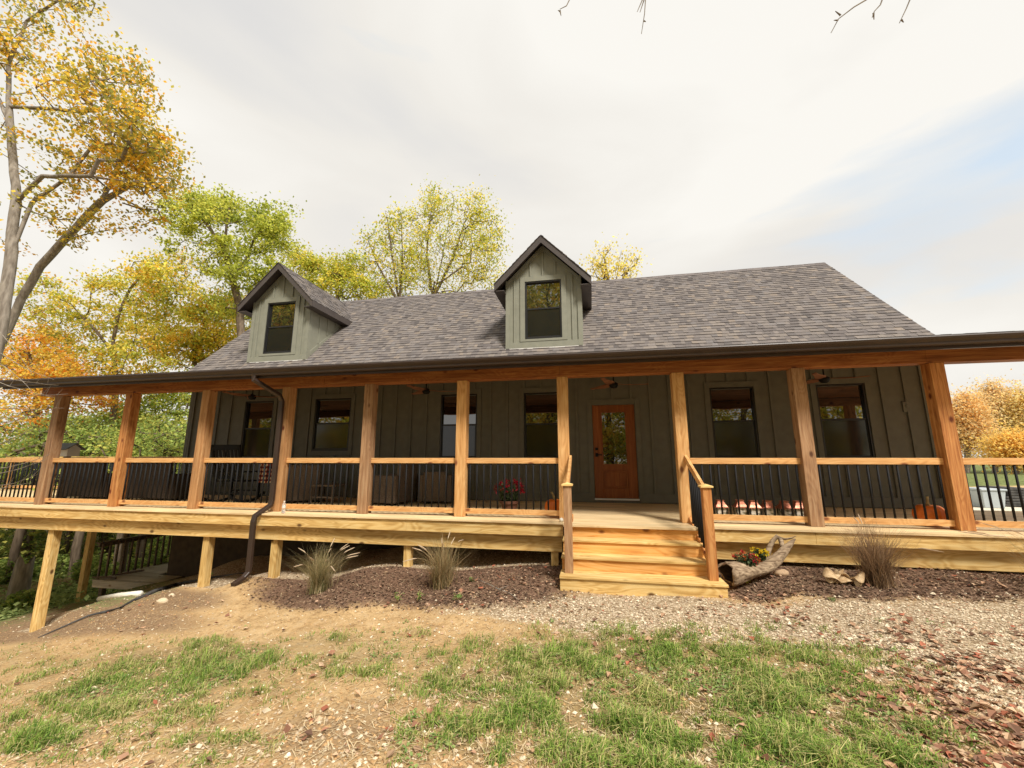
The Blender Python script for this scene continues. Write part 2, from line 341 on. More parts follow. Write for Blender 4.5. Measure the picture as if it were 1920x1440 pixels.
def quads_obj(name, V, col, material, parent=None, nv=4, smooth=False):
    """V: (n, nv, 3) numpy polygons, col: (n,3)"""
    n = len(V); me = bpy.data.meshes.new(name)
    wl = np.array(WL.get(parent.name, Vector((0,0,0)))[:]) if parent else np.zeros(3)
    me.vertices.add(n*nv); me.vertices.foreach_set('co', (V-wl).reshape(-1).astype(np.float32))
    me.loops.add(n*nv); me.loops.foreach_set('vertex_index', np.arange(n*nv, dtype=np.int32))
    me.polygons.add(n); me.polygons.foreach_set('loop_start', np.arange(n, dtype=np.int32)*nv)
    me.update(calc_edges=True)
    ca = me.color_attributes.new('col', 'FLOAT_COLOR', 'CORNER')
    c4 = np.concatenate([col, np.ones((n, 1))], 1); ca.data.foreach_set('color', np.repeat(c4, nv, 0).reshape(-1).astype(np.float32))
    me.materials.append(material); me.validate()
    o = bpy.data.objects.new(name, me); COL.objects.link(o)
    if parent: o.parent = parent; WL[o.name] = Vector(wl)
    return o
def tag(o, label=None, cat=None, group=None, kind=None):
    if label: o['label'] = label
    if cat: o['category'] = cat
    if group: o['group'] = group
    if kind: o['kind'] = kind
    return o
def thing(name, loc, label, cat, group=None):
    o = bpy.data.objects.new(name, None); COL.objects.link(o); o.location = loc; o.empty_display_size = 0.1
    WL[o.name] = Vector(loc); return tag(o, label, cat, group)
def copy_tree(o, parent=None):
    c = o.copy(); COL.objects.link(c)
    if parent: c.parent = parent
    for ch in list(o.children): copy_tree(ch, c)
    return c

# ================================================================== GROUND
def ell(px, py, lst):
    r = np.zeros_like(px)
    for (cx, cy, rx, ry, w) in lst:
        d = ((px-cx)/rx)**2+((py-cy)/ry)**2
        r = np.maximum(r, w*np.clip(1.35-d*0.75, 0, 1))
    return r
GRASS = [(300,1270,250,60,.36),(120,1350,190,70,.34),(640,1230,160,40,.35),(1250,1290,420,110,.62),(1350,1390,380,80,.6),(330,1255,130,32,1),(190,1310,110,38,.95),(70,1385,70,30,.9),(390,1225,60,25,1),(300,1300,100,30,.8),(480,1235,60,22,.7),(420,1265,50,22,.9),(380,1400,60,28,.6),(350,1345,60,20,.45),
 (470,1395,45,22,.5),(640,1200,25,9,.7),(560,1205,60,12,.3),(630,1245,55,22,.65),(720,1230,40,16,.55),(700,1262,40,12,.5),(780,1190,30,10,.4),(825,1240,50,18,.5),(850,1275,50,30,.7),
 (1000,1235,60,30,1),(985,1290,75,50,1),(890,1300,60,30,.8),(905,1215,40,15,.5),(1110,1210,80,25,.9),(1200,1230,90,35,.9),(1300,1215,110,35,.8),(1420,1215,100,30,.6),(1120,1250,70,30,.8),
 (1100,1300,60,25,.6),(1230,1290,100,35,.75),(1300,1330,90,35,1),(1380,1300,110,35,.9),(1480,1300,120,45,1),(1200,1370,120,40,.9),(1130,1410,110,35,.8),(1290,1420,160,35,.9),(1400,1390,120,40,.85),
 (1540,1370,110,50,1),(1600,1410,100,40,.9),(1680,1380,60,40,.6),(1720,1350,80,25,.35),(1500,1245,80,20,.5),(1600,1300,60,20,.4),(860,1385,40,22,.8),(780,1370,35,25,.4),(920,1410,50,22,.75),
 (1040,1335,40,14,.35),(1500,1440,200,30,.9),(1000,1400,80,25,.5),(760,1415,45,22,.35),(1740,1250,50,12,.35),(30,1240,80,30,.3),(160,1250,100,25,.4)]
GREEN = [(60,1060,260,75,1),(-300,1080,400,110,1),(230,1060,110,40,.9),(0,1110,150,40,.9)]
MULCH = [(700,1085,200,42,1),(860,1090,210,44,1),(980,1075,90,50,1),(600,1112,120,28,.8),(540,1120,70,20,.5),(1480,1080,150,30,1),(1650,1090,220,32,1),(1850,1085,200,35,1),(2050,1085,160,35,1),(1420,1110,60,20,.8)]
GRAVEL = [(1200,1150,180,38,1),(1000,1140,120,26,.8),(900,1140,90,16,.5),(1400,1170,150,35,1),(1600,1170,170,45,1),(1780,1180,180,60,1),(1900,1200,150,80,1),(1750,1240,160,40,.7),(1880,1290,100,50,.6),(640,1060,160,20,.9),(560,1075,60,14,.8)]
DIRT = [(120,1165,230,28,1),(-60,1185,180,22,1),(280,1125,130,22,1),(620,1380,110,45,.6),(690,1330,60,20,.4)]
def smooth(a): a = np.clip(a, 0, 1); return a*a*(3-2*a)
def masks(X, Y, Z):
    px, py = proj(np.stack([X, Y, Z], -1)); ok = (Y > 0.6)
    far = (X > 6.5)
    r = {k: ell(px, py, l)*ok for k, l in (('grass',GRASS),('green',GREEN),('mulch',MULCH),('gravel',GRAVEL),('dirt',DIRT))}
    under = (Y > 6.55) & (Y < 9.4) & (X > -11) & (X < 9)
    r['gravel'] = np.where(under, np.maximum(r['gravel'], 0.8), r['gravel'])
    drive = (X > 7) & (Y > 8) & (Y < 24+0.2*X)
    r['gravel'] = np.where(drive, 1, r['gravel']); r['mulch'] = np.where(drive | under, 0, r['mulch'])
    lawn = (Y > 25+0.2*X) & (X > 4); r['green'] = np.where(lawn, 1.0, r['green']); r['gravel'] = np.where(lawn, 0, r['gravel'])
    r['drive'] = np.where(drive & ~lawn, 1.0, 0.0)
    w = (X < -13) & (Y > 6); r['green'] = np.where(w, 1.0, r['green'])
    w = ((Y > 9.6) & (X < 6)); r['green'] = np.where(w, 1.0, r['green'])
    w = (Y < 0.6); r['grass'] = np.where(w, 0.7, r['grass'])
    w = (X < -13.5) & (np.hypot(X, Y) > 20); r['green'] = np.where(w, 0.38, r['green']); r['dirt'] = np.where(w, 0.8, r['dirt'])
    return r
def build_ground():
    def axis(lo, hi, step, ends, grow):
        a = list(np.arange(lo, hi, step)); d = step; x = a[-1]
        while x < ends[1]: d *= grow; x += d; a.append(x)
        d = step; x = a[0]; b = []
        while x > ends[0]: d *= grow; x -= d; b.append(x)
        return np.array(b[::-1]+a)
    xs = axis(-14, 8.5, 0.085, (-400, 400), 1.09); ys = axis(1.2, 10.5, 0.07, (-200, 500), 1.10)
    X, Y = np.meshgrid(xs, ys); Z = np.zeros_like(X)
    for i in range(len(ys)): Z[i] = hgt(X[i], Y[i])
    near = np.exp(-np.maximum(0, np.hypot(X, Y-4)-9)/6)
    nzv = np.array([mnoise.noise((x*1.1, y*1.1, 0))*0.035+mnoise.noise((x*4.1, y*4.1, 3))*0.014+mnoise.noise((x*9, y*9, 7))*0.007 for x, y in zip(X.ravel(), Y.ravel())]).reshape(X.shape)
    Z0 = Z.copy(); Z = Z+nzv*near
    m = masks(X, Y, Z0)
    nx, ny = len(xs), len(ys)
    me = bpy.data.meshes.new('ground'); V = np.stack([X, Y, Z], -1).reshape(-1, 3)
    me.vertices.add(len(V)); me.vertices.foreach_set('co', V.reshape(-1).astype(np.float32))
    i, j = np.meshgrid(np.arange(nx-1), np.arange(ny-1)); a = (j*nx+i).ravel()
    Fq = np.stack([a, a+1, a+nx+1, a+nx], -1)
    me.loops.add(Fq.size); me.loops.foreach_set('vertex_index', Fq.ravel().astype(np.int32))
    me.polygons.add(len(Fq)); me.polygons.foreach_set('loop_start', np.arange(len(Fq), dtype=np.int32)*4); me.update(calc_edges=True)
    me.polygons.foreach_set('use_smooth', [True]*len(me.polygons))
    for nm, (r, g, b) in (('ma', ('mulch','grass','gravel')), ('mb', ('green','dirt','drive'))):
        ca = me.color_attributes.new(nm, 'FLOAT_COLOR', 'POINT')
        ca.data.foreach_set('color', np.stack([m[r].ravel(), m[g].ravel(), m[b].ravel(), np.ones(len(V))], -1).reshape(-1).astype(np.float32))
    o = bpy.data.objects.new('ground', me); COL.objects.link(o); tag(o, kind='structure')
    mt, nt, b = mat('ground', rough=0.95, spec=0.1); N = nt.nodes.new; L = nt.links.new
    tc = N('ShaderNodeTexCoord')
    def nz(scale, det=5, r=0.6):
        n = N('ShaderNodeTexNoise'); n.inputs['Scale'].default_value = scale; n.inputs['Detail'].default_value = det; n.inputs['Roughness'].default_value = r
        L(tc.outputs['Object'], n.inputs['Vector']); return n.outputs[0]
    nf, nm_, nb = nz(38, 6, 0.7), nz(7, 6, 0.65), nz(1.1, 4)
    def ramp(src, cols):
        c = N('ShaderNodeValToRGB'); e = c.color_ramp.elements
        e[0].position, e[1].position = cols[0][0], cols[-1][0]; e[0].color, e[1].color = (*cols[0][1], 1), (*cols[-1][1], 1)
        for p, q in cols[1:-1]: z = e.new(p); z.color = (*q, 1)
        L(src, c.inputs[0]); return c.outputs[0]
    def mix(f, a, c):
        x = N('ShaderNodeMixRGB'); L(f, x.inputs[0]); L(a, x.inputs[1]); L(c, x.inputs[2]); return x.outputs[0]
    def mul(a, v):
        x = N('ShaderNodeMixRGB'); x.blend_type = 'MULTIPLY'; x.inputs[0].default_value = 1; L(a, x.inputs[1]); L(v, x.inputs[2]); return x.outputs[0]
    sand = ramp(nm_, [(0.30, (0.40,0.262,0.13)), (0.50, (0.62,0.43,0.22)), (0.70, (0.76,0.56,0.325))])
    sand = mul(sand, ramp(nf, [(0.33, (0.62,0.58,0.52)), (0.5, (1,1,1)), (0.72, (1.12,1.1,1.08))]))
    sand = mul(sand, ramp(nb, [(0.35, (0.82,0.78,0.74)), (0.6, (1,1,1))]))
    mulch = ramp(nf, [(0.32, (0.06,0.035,0.023)), (0.5, (0.17,0.10,0.065)), (0.72, (0.34,0.22,0.145))])
    dirt = ramp(nf, [(0.32, (0.15,0.095,0.055)), (0.55, (0.31,0.205,0.118)), (0.72, (0.44,0.30,0.18))])
    soilg = ramp(nf, [(0.32, (0.11,0.085,0.035)), (0.55, (0.30,0.22,0.10)), (0.72, (0.42,0.32,0.16))])
    vo = N('ShaderNodeTexVoronoi'); vo.inputs['Scale'].default_value = 42; L(tc.outputs['Object'], vo.inputs['Vector'])
    sepv = N('ShaderNodeSeparateColor'); L(vo.outputs['Color'], sepv.inputs[0])
    grav = ramp(sepv.outputs[0], [(0.0, (0.36,0.27,0.18)), (0.5, (0.60,0.48,0.33)), (1.0, (0.80,0.69,0.52))])
    grav = mul(grav, ramp(vo.outputs['Distance'], [(0.25, (1,1,1)), (0.6, (0.55,0.5,0.44))]))  # shading between the stones painted into the gravel colour
    green = ramp(nm_, [(0.32, (0.07,0.075,0.03)), (0.5, (0.15,0.175,0.06)), (0.7, (0.27,0.31,0.12))])
    A = N('ShaderNodeAttribute'); A.attribute_name = 'ma'; B = N('ShaderNodeAttribute'); B.attribute_name = 'mb'
    sA = N('ShaderNodeSeparateColor'); sB = N('ShaderNodeSeparateColor'); L(A.outputs['Color'], sA.inputs[0]); L(B.outputs['Color'], sB.inputs[0])
    def edge(m_, n_, k=0.9, w=0.16):
        a = N('ShaderNodeMath'); a.operation = 'MULTIPLY_ADD'; a.inputs[1].default_value = k; a.inputs[2].default_value = -0.5*k-0.45; L(n_, a.inputs[0])
        s_ = N('ShaderNodeMath'); s_.operation = 'ADD'; L(m_, s_.inputs[0]); L(a.outputs[0], s_.inputs[1])
        r = N('ShaderNodeMapRange'); r.inputs['From Min'].default_value = -w; r.inputs['From Max'].default_value = w; L(s_.outputs[0], r.inputs['Value']); return r.outputs[0]
    nmx = N('ShaderNodeMath'); nmx.operation = 'MULTIPLY_ADD'; nmx.inputs[1].default_value = 0.55; L(nf, nmx.inputs[0])
    nm2 = N('ShaderNodeMath'); nm2.operation = 'MULTIPLY'; nm2.inputs[1].default_value = 0.45; L(nm_, nm2.inputs[0]); L(nm2.outputs[0], nmx.inputs[2]); ne = nmx.outputs[0]
    c = sand
    c = mix(edge(sB.outputs[1], ne, 2.2, 0.35), c, dirt)
    c = mix(edge(sA.outputs[1], ne, 2.2, 0.4), c, soilg)
    c = mix(edge(sA.outputs[2], ne, 2.6, 0.3), c, grav)
    c = mix(edge(sA.outputs[0], ne, 2.4, 0.22), c, mulch)
    c = mix(edge(sB.outputs[0], nm_, 1.0, 0.2), c, green)
    c = mix(edge(sB.outputs[2], nm_, 0.6, 0.2), c, ramp(nf, [(0.3, (0.50,0.43,0.31)), (0.55, (0.74,0.67,0.53)), (0.7, (0.82,0.76,0.62))]))
    L(c, b.inputs['Base Color'])
    bp = N('ShaderNodeBump'); bp.inputs['Strength'].default_value = 0.9; bp.inputs['Distance'].default_value = 0.02; L(nf, bp.inputs['Height']); L(bp.outputs[0], b.inputs['Normal'])
    me.materials.append(mt)
build_ground()
def vnoise(X, Y, s, z=0.0):
    return np.array([mnoise.noise((x*s, y*s, z)) for x, y in zip(X, Y)])
def gnd(X, Y):
    Z = hgt(X, Y)
    near = np.exp(-np.maximum(0, np.hypot(X, Y-4)-9)/6)
    return Z, Z+(vnoise(X, Y, 1.1)*0.035+vnoise(X, Y, 4.1, 3)*0.014+vnoise(X, Y, 9, 7)*0.007)*near

def scatter_px(n, x0, x1, y0, y1, bias=0.5):
    """random ground points spread so that they are even over the part of the lot that is in view"""
    px = rng.uniform(x0, x1, n); py = y0+(y1-y0)*rng.uniform(0, 1, n)
    a = (px-960)/F; b = (720-py)/F
    D = np.stack([a*cy_-(cp_-b*sp_)*sy_, a*sy_+(cp_-b*sp_)*cy_, sp_+b*cp_], -1)
    z = np.full(n, -0.8)
    for _ in range(14):
        t = (z-H)/D[:, 2]; X = D[:, 0]*t; Y = D[:, 1]*t; z = 0.5*z+0.5*hgt(X, Y)
    return X, Y
LATER = []
def grass():
    X, Y = scatter_px(62000, -60, 2000, 1165, 1480)
    Z0, Z = gnd(X, Y); m = masks(X, Y, Z0)
    dens = m['grass']*np.clip(0.62+2.0*vnoise(X, Y, 2.6, 11)+2.6*vnoise(X, Y, 8, 5), 0, 1.4)
    dist = np.hypot(X, Y)
    keep = (rng.uniform(0, 1, len(X)) < dens) & (Y < 6.0)
    X, Y, Z, dens, dist = X[keep], Y[keep], Z[keep], dens[keep], dist[keep]
    # each point is a small tuft of blades
    per = 5; n = len(X)*per
    tx = np.repeat(X, per)+rng.normal(0, 0.018, n); ty = np.repeat(Y, per)+rng.normal(0, 0.018, n); tz = np.repeat(Z, per)-0.004
    dn = np.repeat(dens, per)
    h = (0.02+0.095*rng.uniform(0, 1, n)**1.5)*(0.40+0.6*dn)*np.repeat(np.clip(1+1.3*vnoise(X, Y, 3.1, 31), .5, 1.8), per)
    az = rng.uniform(0, 2*np.pi, n); lean = rng.uniform(0.2, 1.6, n); w = rng.uniform(0.0018, 0.0036, n)
    P0 = np.stack([tx, ty, tz], -1); d = np.stack([np.cos(az), np.sin(az), np.zeros(n)], -1); s = np.stack([-np.sin(az+0.6), np.cos(az+0.6), np.zeros(n)], -1)*w[:, None]
    up = np.array([0,0,1.0])
    P1 = P0+up*(h*0.55)[:, None]+d*(h*lean*0.22)[:, None]; P2 = P0+up*(h*0.92)[:, None]*np.clip(1.1-lean*0.4, .4, 1)[:, None]+d*(h*lean*0.75)[:, None]
    q1 = np.stack([P0-s, P0+s, P1+s*0.9, P1-s*0.9], 1); q2 = np.stack([P1-s*0.9, P1+s*0.9, P2+s*0.15, P2-s*0.15], 1)
    t = rng.uniform(0, 1, (n, 1)); cn = np.repeat(vnoise(X, Y, 1.9, 17), per)[:, None]
    g1 = np.array([0.07,0.16,0.025]); g2 = np.array([0.38,0.52,0.10]); g3 = np.array([0.58,0.52,0.22])
    c = g1*(1-t)+g2*t; dry = (rng.uniform(0, 1, (n, 1)) < (0.36-0.4*cn)); c = np.where(dry, g3*(0.7+0.5*t), c)
    o = quads_obj('grass', np.concatenate([q1, q2]), np.concatenate([c*0.9, c]), M['grassblade']); tag(o, 'patchy green lawn grass growing on the tan dirt', 'grass', kind='stuff')
grass()
def dry_straw():
    n = 34000; X, Y = scatter_px(n, -60, 2000, 1080, 1480); Z0, Z = gnd(X, Y); m = masks(X, Y, Z0)
    keep = rng.uniform(0, 1, n) < (0.34+0.5*np.clip(m['grass']+m['dirt'], 0, 1)+0.2*m['mulch'])*(Y < 6.4)
    X, Y, Z = X[keep], Y[keep], Z[keep]; n = len(X)
    az = rng.uniform(0, 2*np.pi, n); L_ = rng.uniform(0.02, 0.075, n); el = rng.uniform(-0.1, 0.35, n)
    d = np.stack([np.cos(az)*np.cos(el), np.sin(az)*np.cos(el), np.sin(el)], -1)*L_[:, None]; s = np.stack([-np.sin(az), np.cos(az), np.zeros(n)], -1)*rng.uniform(0.0012, 0.0028, n)[:, None]
    P = np.stack([X, Y, Z+0.006], -1); t = rng.uniform(0, 1, (n, 1))
    c = np.array([0.28,0.17,0.08])*(1-t)+np.array([0.80,0.66,0.42])*t
    o = quads_obj('straw', np.stack([P-s, P+s, P+d+s, P+d-s], 1), c, M['litter']); tag(o, 'dry straw and thatch strewn over the dirt', 'straw', kind='stuff')
dry_straw()
def lawn_weeds():
    n = 9000; X, Y = scatter_px(n, -60, 2000, 1160, 1480); Z0, Z = gnd(X, Y); m = masks(X, Y, Z0)
    keep = rng.uniform(0, 1, n) < (0.10+0.9*m['grass'])*np.clip(-0.1+2.2*vnoise(X, Y, 1.3, 71), 0, 1)
    X, Y, Z = X[keep], Y[keep], Z[keep]; per = 7; n = len(X)*per
    P = np.stack([np.repeat(X, per)+rng.normal(0, .022, n), np.repeat(Y, per)+rng.normal(0, .022, n), np.repeat(Z, per)+rng.uniform(.008, .035, n)], -1)
    q = leaf_quads(P, rng.uniform(.012, .032, n), rng.normal(.1, .35, n), rng.uniform(0, 6.28, n), .3); t = rng.uniform(0, 1, (n, 1))
    c = np.array([0.11,0.19,0.05])*(1-t)+np.array([0.34,0.44,0.14])*t
    tag(quads_obj('clover', q.reshape(-1, 4, 3), np.repeat(c, 2, 0), M['grassblade']), 'low clover and broad leaved weeds among the lawn grass', 'clover', kind='stuff')
LATER.append(lawn_weeds)
def pebbles():
    n = 74000; X, Y = scatter_px(n, -40, 2000, 1035, 1480); Z0, Z = gnd(X, Y); m = masks(X, Y, Z0)
    gv = m['gravel']*np.clip(1.0+1.4*vnoise(X, Y, 2.2, 41), 0.1, 1.3)
    p = np.clip(gv*0.72*(1-0.9*m['mulch'])+0.07-0.045*m['mulch']+0.03*m['dirt'], 0, 1)*(Y < 9)
    keep = rng.uniform(0, 1, n) < p
    X, Y, Z = X[keep], Y[keep], Z[keep]; n = len(X)
    r = (0.005+0.014*rng.uniform(0, 1, n)**1.8)*(1+0.7*(rng.uniform(0, 1, n) < 0.04))
    base = np.array([[1,0,0],[-1,0,0],[0,1,0],[0,-1,0],[0,0,1],[0,0,-.6]], float)
    fc = [(0,2,4),(2,1,4),(1,3,4),(3,0,4),(2,0,5),(1,2,5),(3,1,5),(0,3,5)]
    V = base[None]*r[:, None, None]*rng.uniform(0.6, 1.25, (n, 6, 1)); V[:, :, 2] *= 0.7
    a = rng.uniform(0, 6.28, n); ca, sa = np.cos(a)[:, None], np.sin(a)[:, None]
    Vx = V[:, :, 0]*ca-V[:, :, 1]*sa; Vy = V[:, :, 0]*sa+V[:, :, 1]*ca
    V = np.stack([Vx+X[:, None], Vy+Y[:, None], V[:, :, 2]+(Z+r*0.25)[:, None]], -1)
    T = np.stack([V[:, list(f)] for f in fc], 1).reshape(-1, 3, 3)
    t = rng.uniform(0, 1, (n, 1)); c = np.array([0.42,0.32,0.21])*(1-t)+np.array([0.76,0.66,0.49])*t
    pk = rng.uniform(0, 1, (n, 1)) < 0.15; c = np.where(pk, np.array([0.50,0.33,0.22]), c)
    o = quads_obj('gravel', T, np.repeat(c, 8, 0), M['stone'], nv=3); tag(o, 'pale pea gravel spread round the stair foot and along the beds', 'gravel', kind='stuff')
pebbles()
def leaf_quads(P, size, tilt, az, curl=0.5):
    """two folded triangles-pairs per leaf -> (n,2,4,3)"""
    n = len(P)
    d = np.stack([np.cos(az)*np.cos(tilt), np.sin(az)*np.cos(tilt), np.sin(tilt)], -1)
    s = np.stack([-np.sin(az), np.cos(az), np.zeros(n)], -1); nrm = np.cross(d, s)
    L_ = size[:, None]; w = L_*rng.uniform(0.30, 0.5, (n, 1)); up = nrm*L_*(curl*rng.uniform(-0.5, 1, (n, 1)))
    A = P-d*L_*0.5; Bp = P+d*L_*0.5+up*0.4
    Lm = P-d*L_*0.05+s*w+up*0.7; Rm = P+d*L_*0.08-s*w+up*0.5; Cm = P+d*L_*0.25
    Q1 = np.stack([A, P+d*L_*0.0, Bp, Lm], 1); Q2 = np.stack([A, Rm, Bp, P+d*L_*0.0], 1)
    return np.stack([Q1, Q2], 1)
LITTER = [(1850,1330,220,110,1),(1700,1300,120,70,.6),(1800,1420,200,70,1),(1740,1200,200,40,.45),(1900,1230,120,60,.6),(1420,1135,90,25,.9),(1500,1160,90,20,.5),(1350,1150,60,15,.5),(960,1075,110,20,.9),(900,1095,110,30,.6),
 (1560,1065,220,18,.8),(1800,1075,250,25,.55),(700,1060,150,16,.4),(1450,1070,80,15,.8),(1200,1150,200,25,.22),(860,1130,200,25,.18),(1350,1250,260,60,.17),(1500,1380,220,70,.12),(580,1080,80,20,.4),(300,1150,200,40,.15),(650,1380,120,60,.07),(1640,1240,120,40,.5)]
for f_ in LATER: f_()
def leaf_litter():
    n = 26000; X, Y = scatter_px(n, -40, 2000, 1035, 1480); Z0, Z = gnd(X, Y)
    px, py = proj(np.stack([X, Y, Z0], -1)); w = ell(px, py, LITTER)
    keep = (rng.uniform(0, 1, n) < w*0.78*np.clip(0.8+1.6*vnoise(X, Y, 2.4, 51), 0.15, 1.3)+0.012)
    X, Y, Z = X[keep], Y[keep], Z[keep]; n = len(X)
    sz = 0.018+0.055*rng.uniform(0, 1, n)**1.6
    q = leaf_quads(np.stack([X, Y, Z+0.010+rng.uniform(0, 0.016, n)], -1), sz, rng.normal(0, 0.3, n), rng.uniform(0, 6.28, n), 0.7)
    pal = np.array([(0.36,0.18,0.11),(0.46,0.27,0.17),(0.27,0.13,0.08),(0.60,0.42,0.27),(0.44,0.29,0.18),(0.18,0.10,0.065),(0.54,0.33,0.20),(0.40,0.14,0.08)])
    c = pal[rng.integers(0, len(pal), n)]*rng.uniform(0.75, 1.2, (n, 1))
    o = quads_obj('fallen_leaves', q.reshape(-1, 4, 3), np.repeat(c, 2, 0), M['litter']); tag(o, 'reddish brown fallen leaves littering the beds and gravel', 'leaves', kind='stuff')
leaf_litter()
def mulch_chips():
    n = 30000; X, Y = scatter_px(n, 380, 2050, 1035, 1180); Z0, Z = gnd(X, Y); m = masks(X, Y, Z0)
    keep = (rng.uniform(0, 1, n) < m['mulch']*0.8) & (Y < 8); X, Y, Z = X[keep], Y[keep], Z[keep]; n = len(X)
    q = leaf_quads(np.stack([X, Y, Z+0.006+rng.uniform(0, 0.012, n)], -1), rng.uniform(0.014, 0.05, n), rng.normal(0, 0.35, n), rng.uniform(0, 6.28, n), 0.35)
    t = rng.uniform(0, 1, (n, 1))**1.5; c = np.array([0.07,0.042,0.028])*(1-t)+np.array([0.36,0.235,0.155])*t
    tag(quads_obj('mulch', q.reshape(-1, 4, 3), np.repeat(c, 2, 0), M['litter']), 'dark brown shredded bark mulch in the porch beds', 'mulch', kind='stuff')
mulch_chips()
def clods():
    n = 20000; X, Y = scatter_px(n, -40, 2000, 1040, 1480); Z0, Z = gnd(X, Y); m = masks(X, Y, Z0)
    keep = rng.uniform(0, 1, n) < np.clip(0.28+0.5*m['mulch']+0.4*m['dirt']-0.3*m['gravel'], 0, 1)*(Y < 8)
    X, Y, Z = X[keep], Y[keep], Z[keep]; k = m['mulch'][keep]; n = len(X)
    r = rng.uniform(0.005, 0.018, n)
    base = np.array([[1,0,0],[-1,0,0],[0,1,0],[0,-1,0],[0,0,1],[0,0,-.6]], float); fc = [(0,2,4),(2,1,4),(1,3,4),(3,0,4),(2,0,5),(1,2,5),(3,1,5),(0,3,5)]
    V = base[None]*r[:, None, None]*rng.uniform(0.5, 1.3, (n, 6, 1)); V[:, :, 2] *= 0.7
    V += np.stack([X, Y, Z+r*0.2], -1)[:, None, :]
    T = np.stack([V[:, list(f)] for f in fc], 1).reshape(-1, 3, 3)
    t = rng.uniform(0.7, 1.15, (n, 1)); c = np.where(k[:, None] > 0.4, np.array([0.13,0.07,0.045]), np.array([0.47,0.29,0.135]))*t
    o = quads_obj('soil_clods', T, np.repeat(c, 8, 0), M['stone'], nv=3); tag(o, 'crumbly clods of soil on dirt and mulch', 'soil', kind='stuff')
clods()

# ================================================================== HOUSE
WX0, WX1, WY = -10.98, 6.52, 9.36
EY, EZ, MS = 9.26, 3.30, 0.985            # a point of the main roof surface and its slope
RIY = 12.55; RIZ = EZ+(RIY-EY)*MS
RX0, RX1 = -11.25, 6.82
house = thing('house', (-2.2, WY, -0.6), 'dark olive grey board and batten house with shingled roof and two dormers', 'house')
WINS = [(-9.18,-8.30,0.93,2.46,'w'),(-7.05,-6.02,1.13,2.47,'w'),(-3.60,-2.68,0.93,2.48,'w'),(-1.55,-0.66,0.93,2.46,'w'),(2.52,3.40,0.93,2.45,'w'),(4.57,5.46,0.93,2.45,'w')]
DOOR = (0.02, 0.94, 0.09, 2.13)
def front_wall():
    b = MB(); holes = sorted([w[:4] for w in WINS]+[DOOR]); z0, z1 = 0.0, 3.2; x = WX0
    for (hx0, hx1, hz0, hz1) in holes:
        b.box(x, hx0, WY, WY+0.12, z0, z1); b.box(hx0, hx1, WY, WY+0.12, z0, hz0); b.box(hx0, hx1, WY, WY+0.12, hz1, z1); x = hx1
    b.box(x, WX1, WY, WY+0.12, z0, z1)
    # side walls and back wall
    for sx, t in ((WX0, 1), (WX1, -1)):
        prof = [(WY+0.12, 0.0), (WY+0.12, 3.2), (EY+0.2, EZ+0.02), (RIY, RIZ-0.14), (2*RIY-WY, 3.2), (2*RIY-WY, 0.0)]
        prof = [(WY+0.121, 0.0), (WY+0.121, EZ-0.1), (RIY, RIZ-0.25), (2*RIY-WY, EZ-0.1), (2*RIY-WY, 0.0)]
        b.prism(prof, 0, sx, sx+0.12*t)
    b.box(WX0+.125, WX1-.125, 2*RIY-WY-0.12, 2*RIY-WY-0.002, 0, 3.0)
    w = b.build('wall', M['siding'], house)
    # battens and trims, 2 cm proud
    t = MB(); p0, p1 = WY-0.030, WY-0.001
    trims = []
    for (x0, x1, z0, z1, k) in WINS: trims.append((x0-0.10, x1+0.10, z0-0.11, z1+0.12))
    trims.append((DOOR[0]-0.11, DOOR[1]+0.11, 0.2, DOOR[3]+0.13))
    x = WX0+0.12
    while x < WX1-0.1:
        segs = [(0.201, 3.15)]
        for (a, c, z0, z1) in trims:
            if a-0.03 < x < c+0.03:
                ns = []
                for (s0, s1) in segs:
                    if z0 > s0: ns.append((s0, min(s1, z0-0.001)))
                    if z1 < s1: ns.append((max(s0, z1+0.001), s1))
                segs = ns
        for s0, s1 in segs:
            if s1-s0 > 0.03: t.box(x-0.028, x+0.028, p0, p1, s0, s1)
        x += 0.405
    for (x0, x1, z0, z1) in trims[:-1]:
        t.box(x0, x0+0.10, p0, p1, z0, z1); t.box(x1-0.10, x1, p0, p1, z0, z1); t.box(x0+0.1005, x1-0.1005, p0, p1, z1-0.12, z1); t.box(x0+0.1005, x1-0.1005, p0, p1, z0, z0+0.11)
    x0, x1, z0, z1 = trims[-1]
    t.box(x0, x0+0.10, p0, p1, z0, z1); t.box(x1-0.10, x1, p0, p1, z0, z1); t.box(x0+0.1005, x1-0.1005, p0, p1, z1-0.12, z1)
    t.box(WX0-0.01, DOOR[0]-0.02, p0-0.004, p1, 0.01, 0.2); t.box(DOOR[1]+0.02, WX1+0.01, p0-0.004, p1, 0.01, 0.2)
    t.box(WX0-0.012, WX0+0.09, p0-0.003, p1, 0.202, 3.15); t.box(WX1-0.09, WX1+0.012, p0-0.003, p1, 0.202, 3.15)
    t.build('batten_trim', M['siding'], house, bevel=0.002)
front_wall()
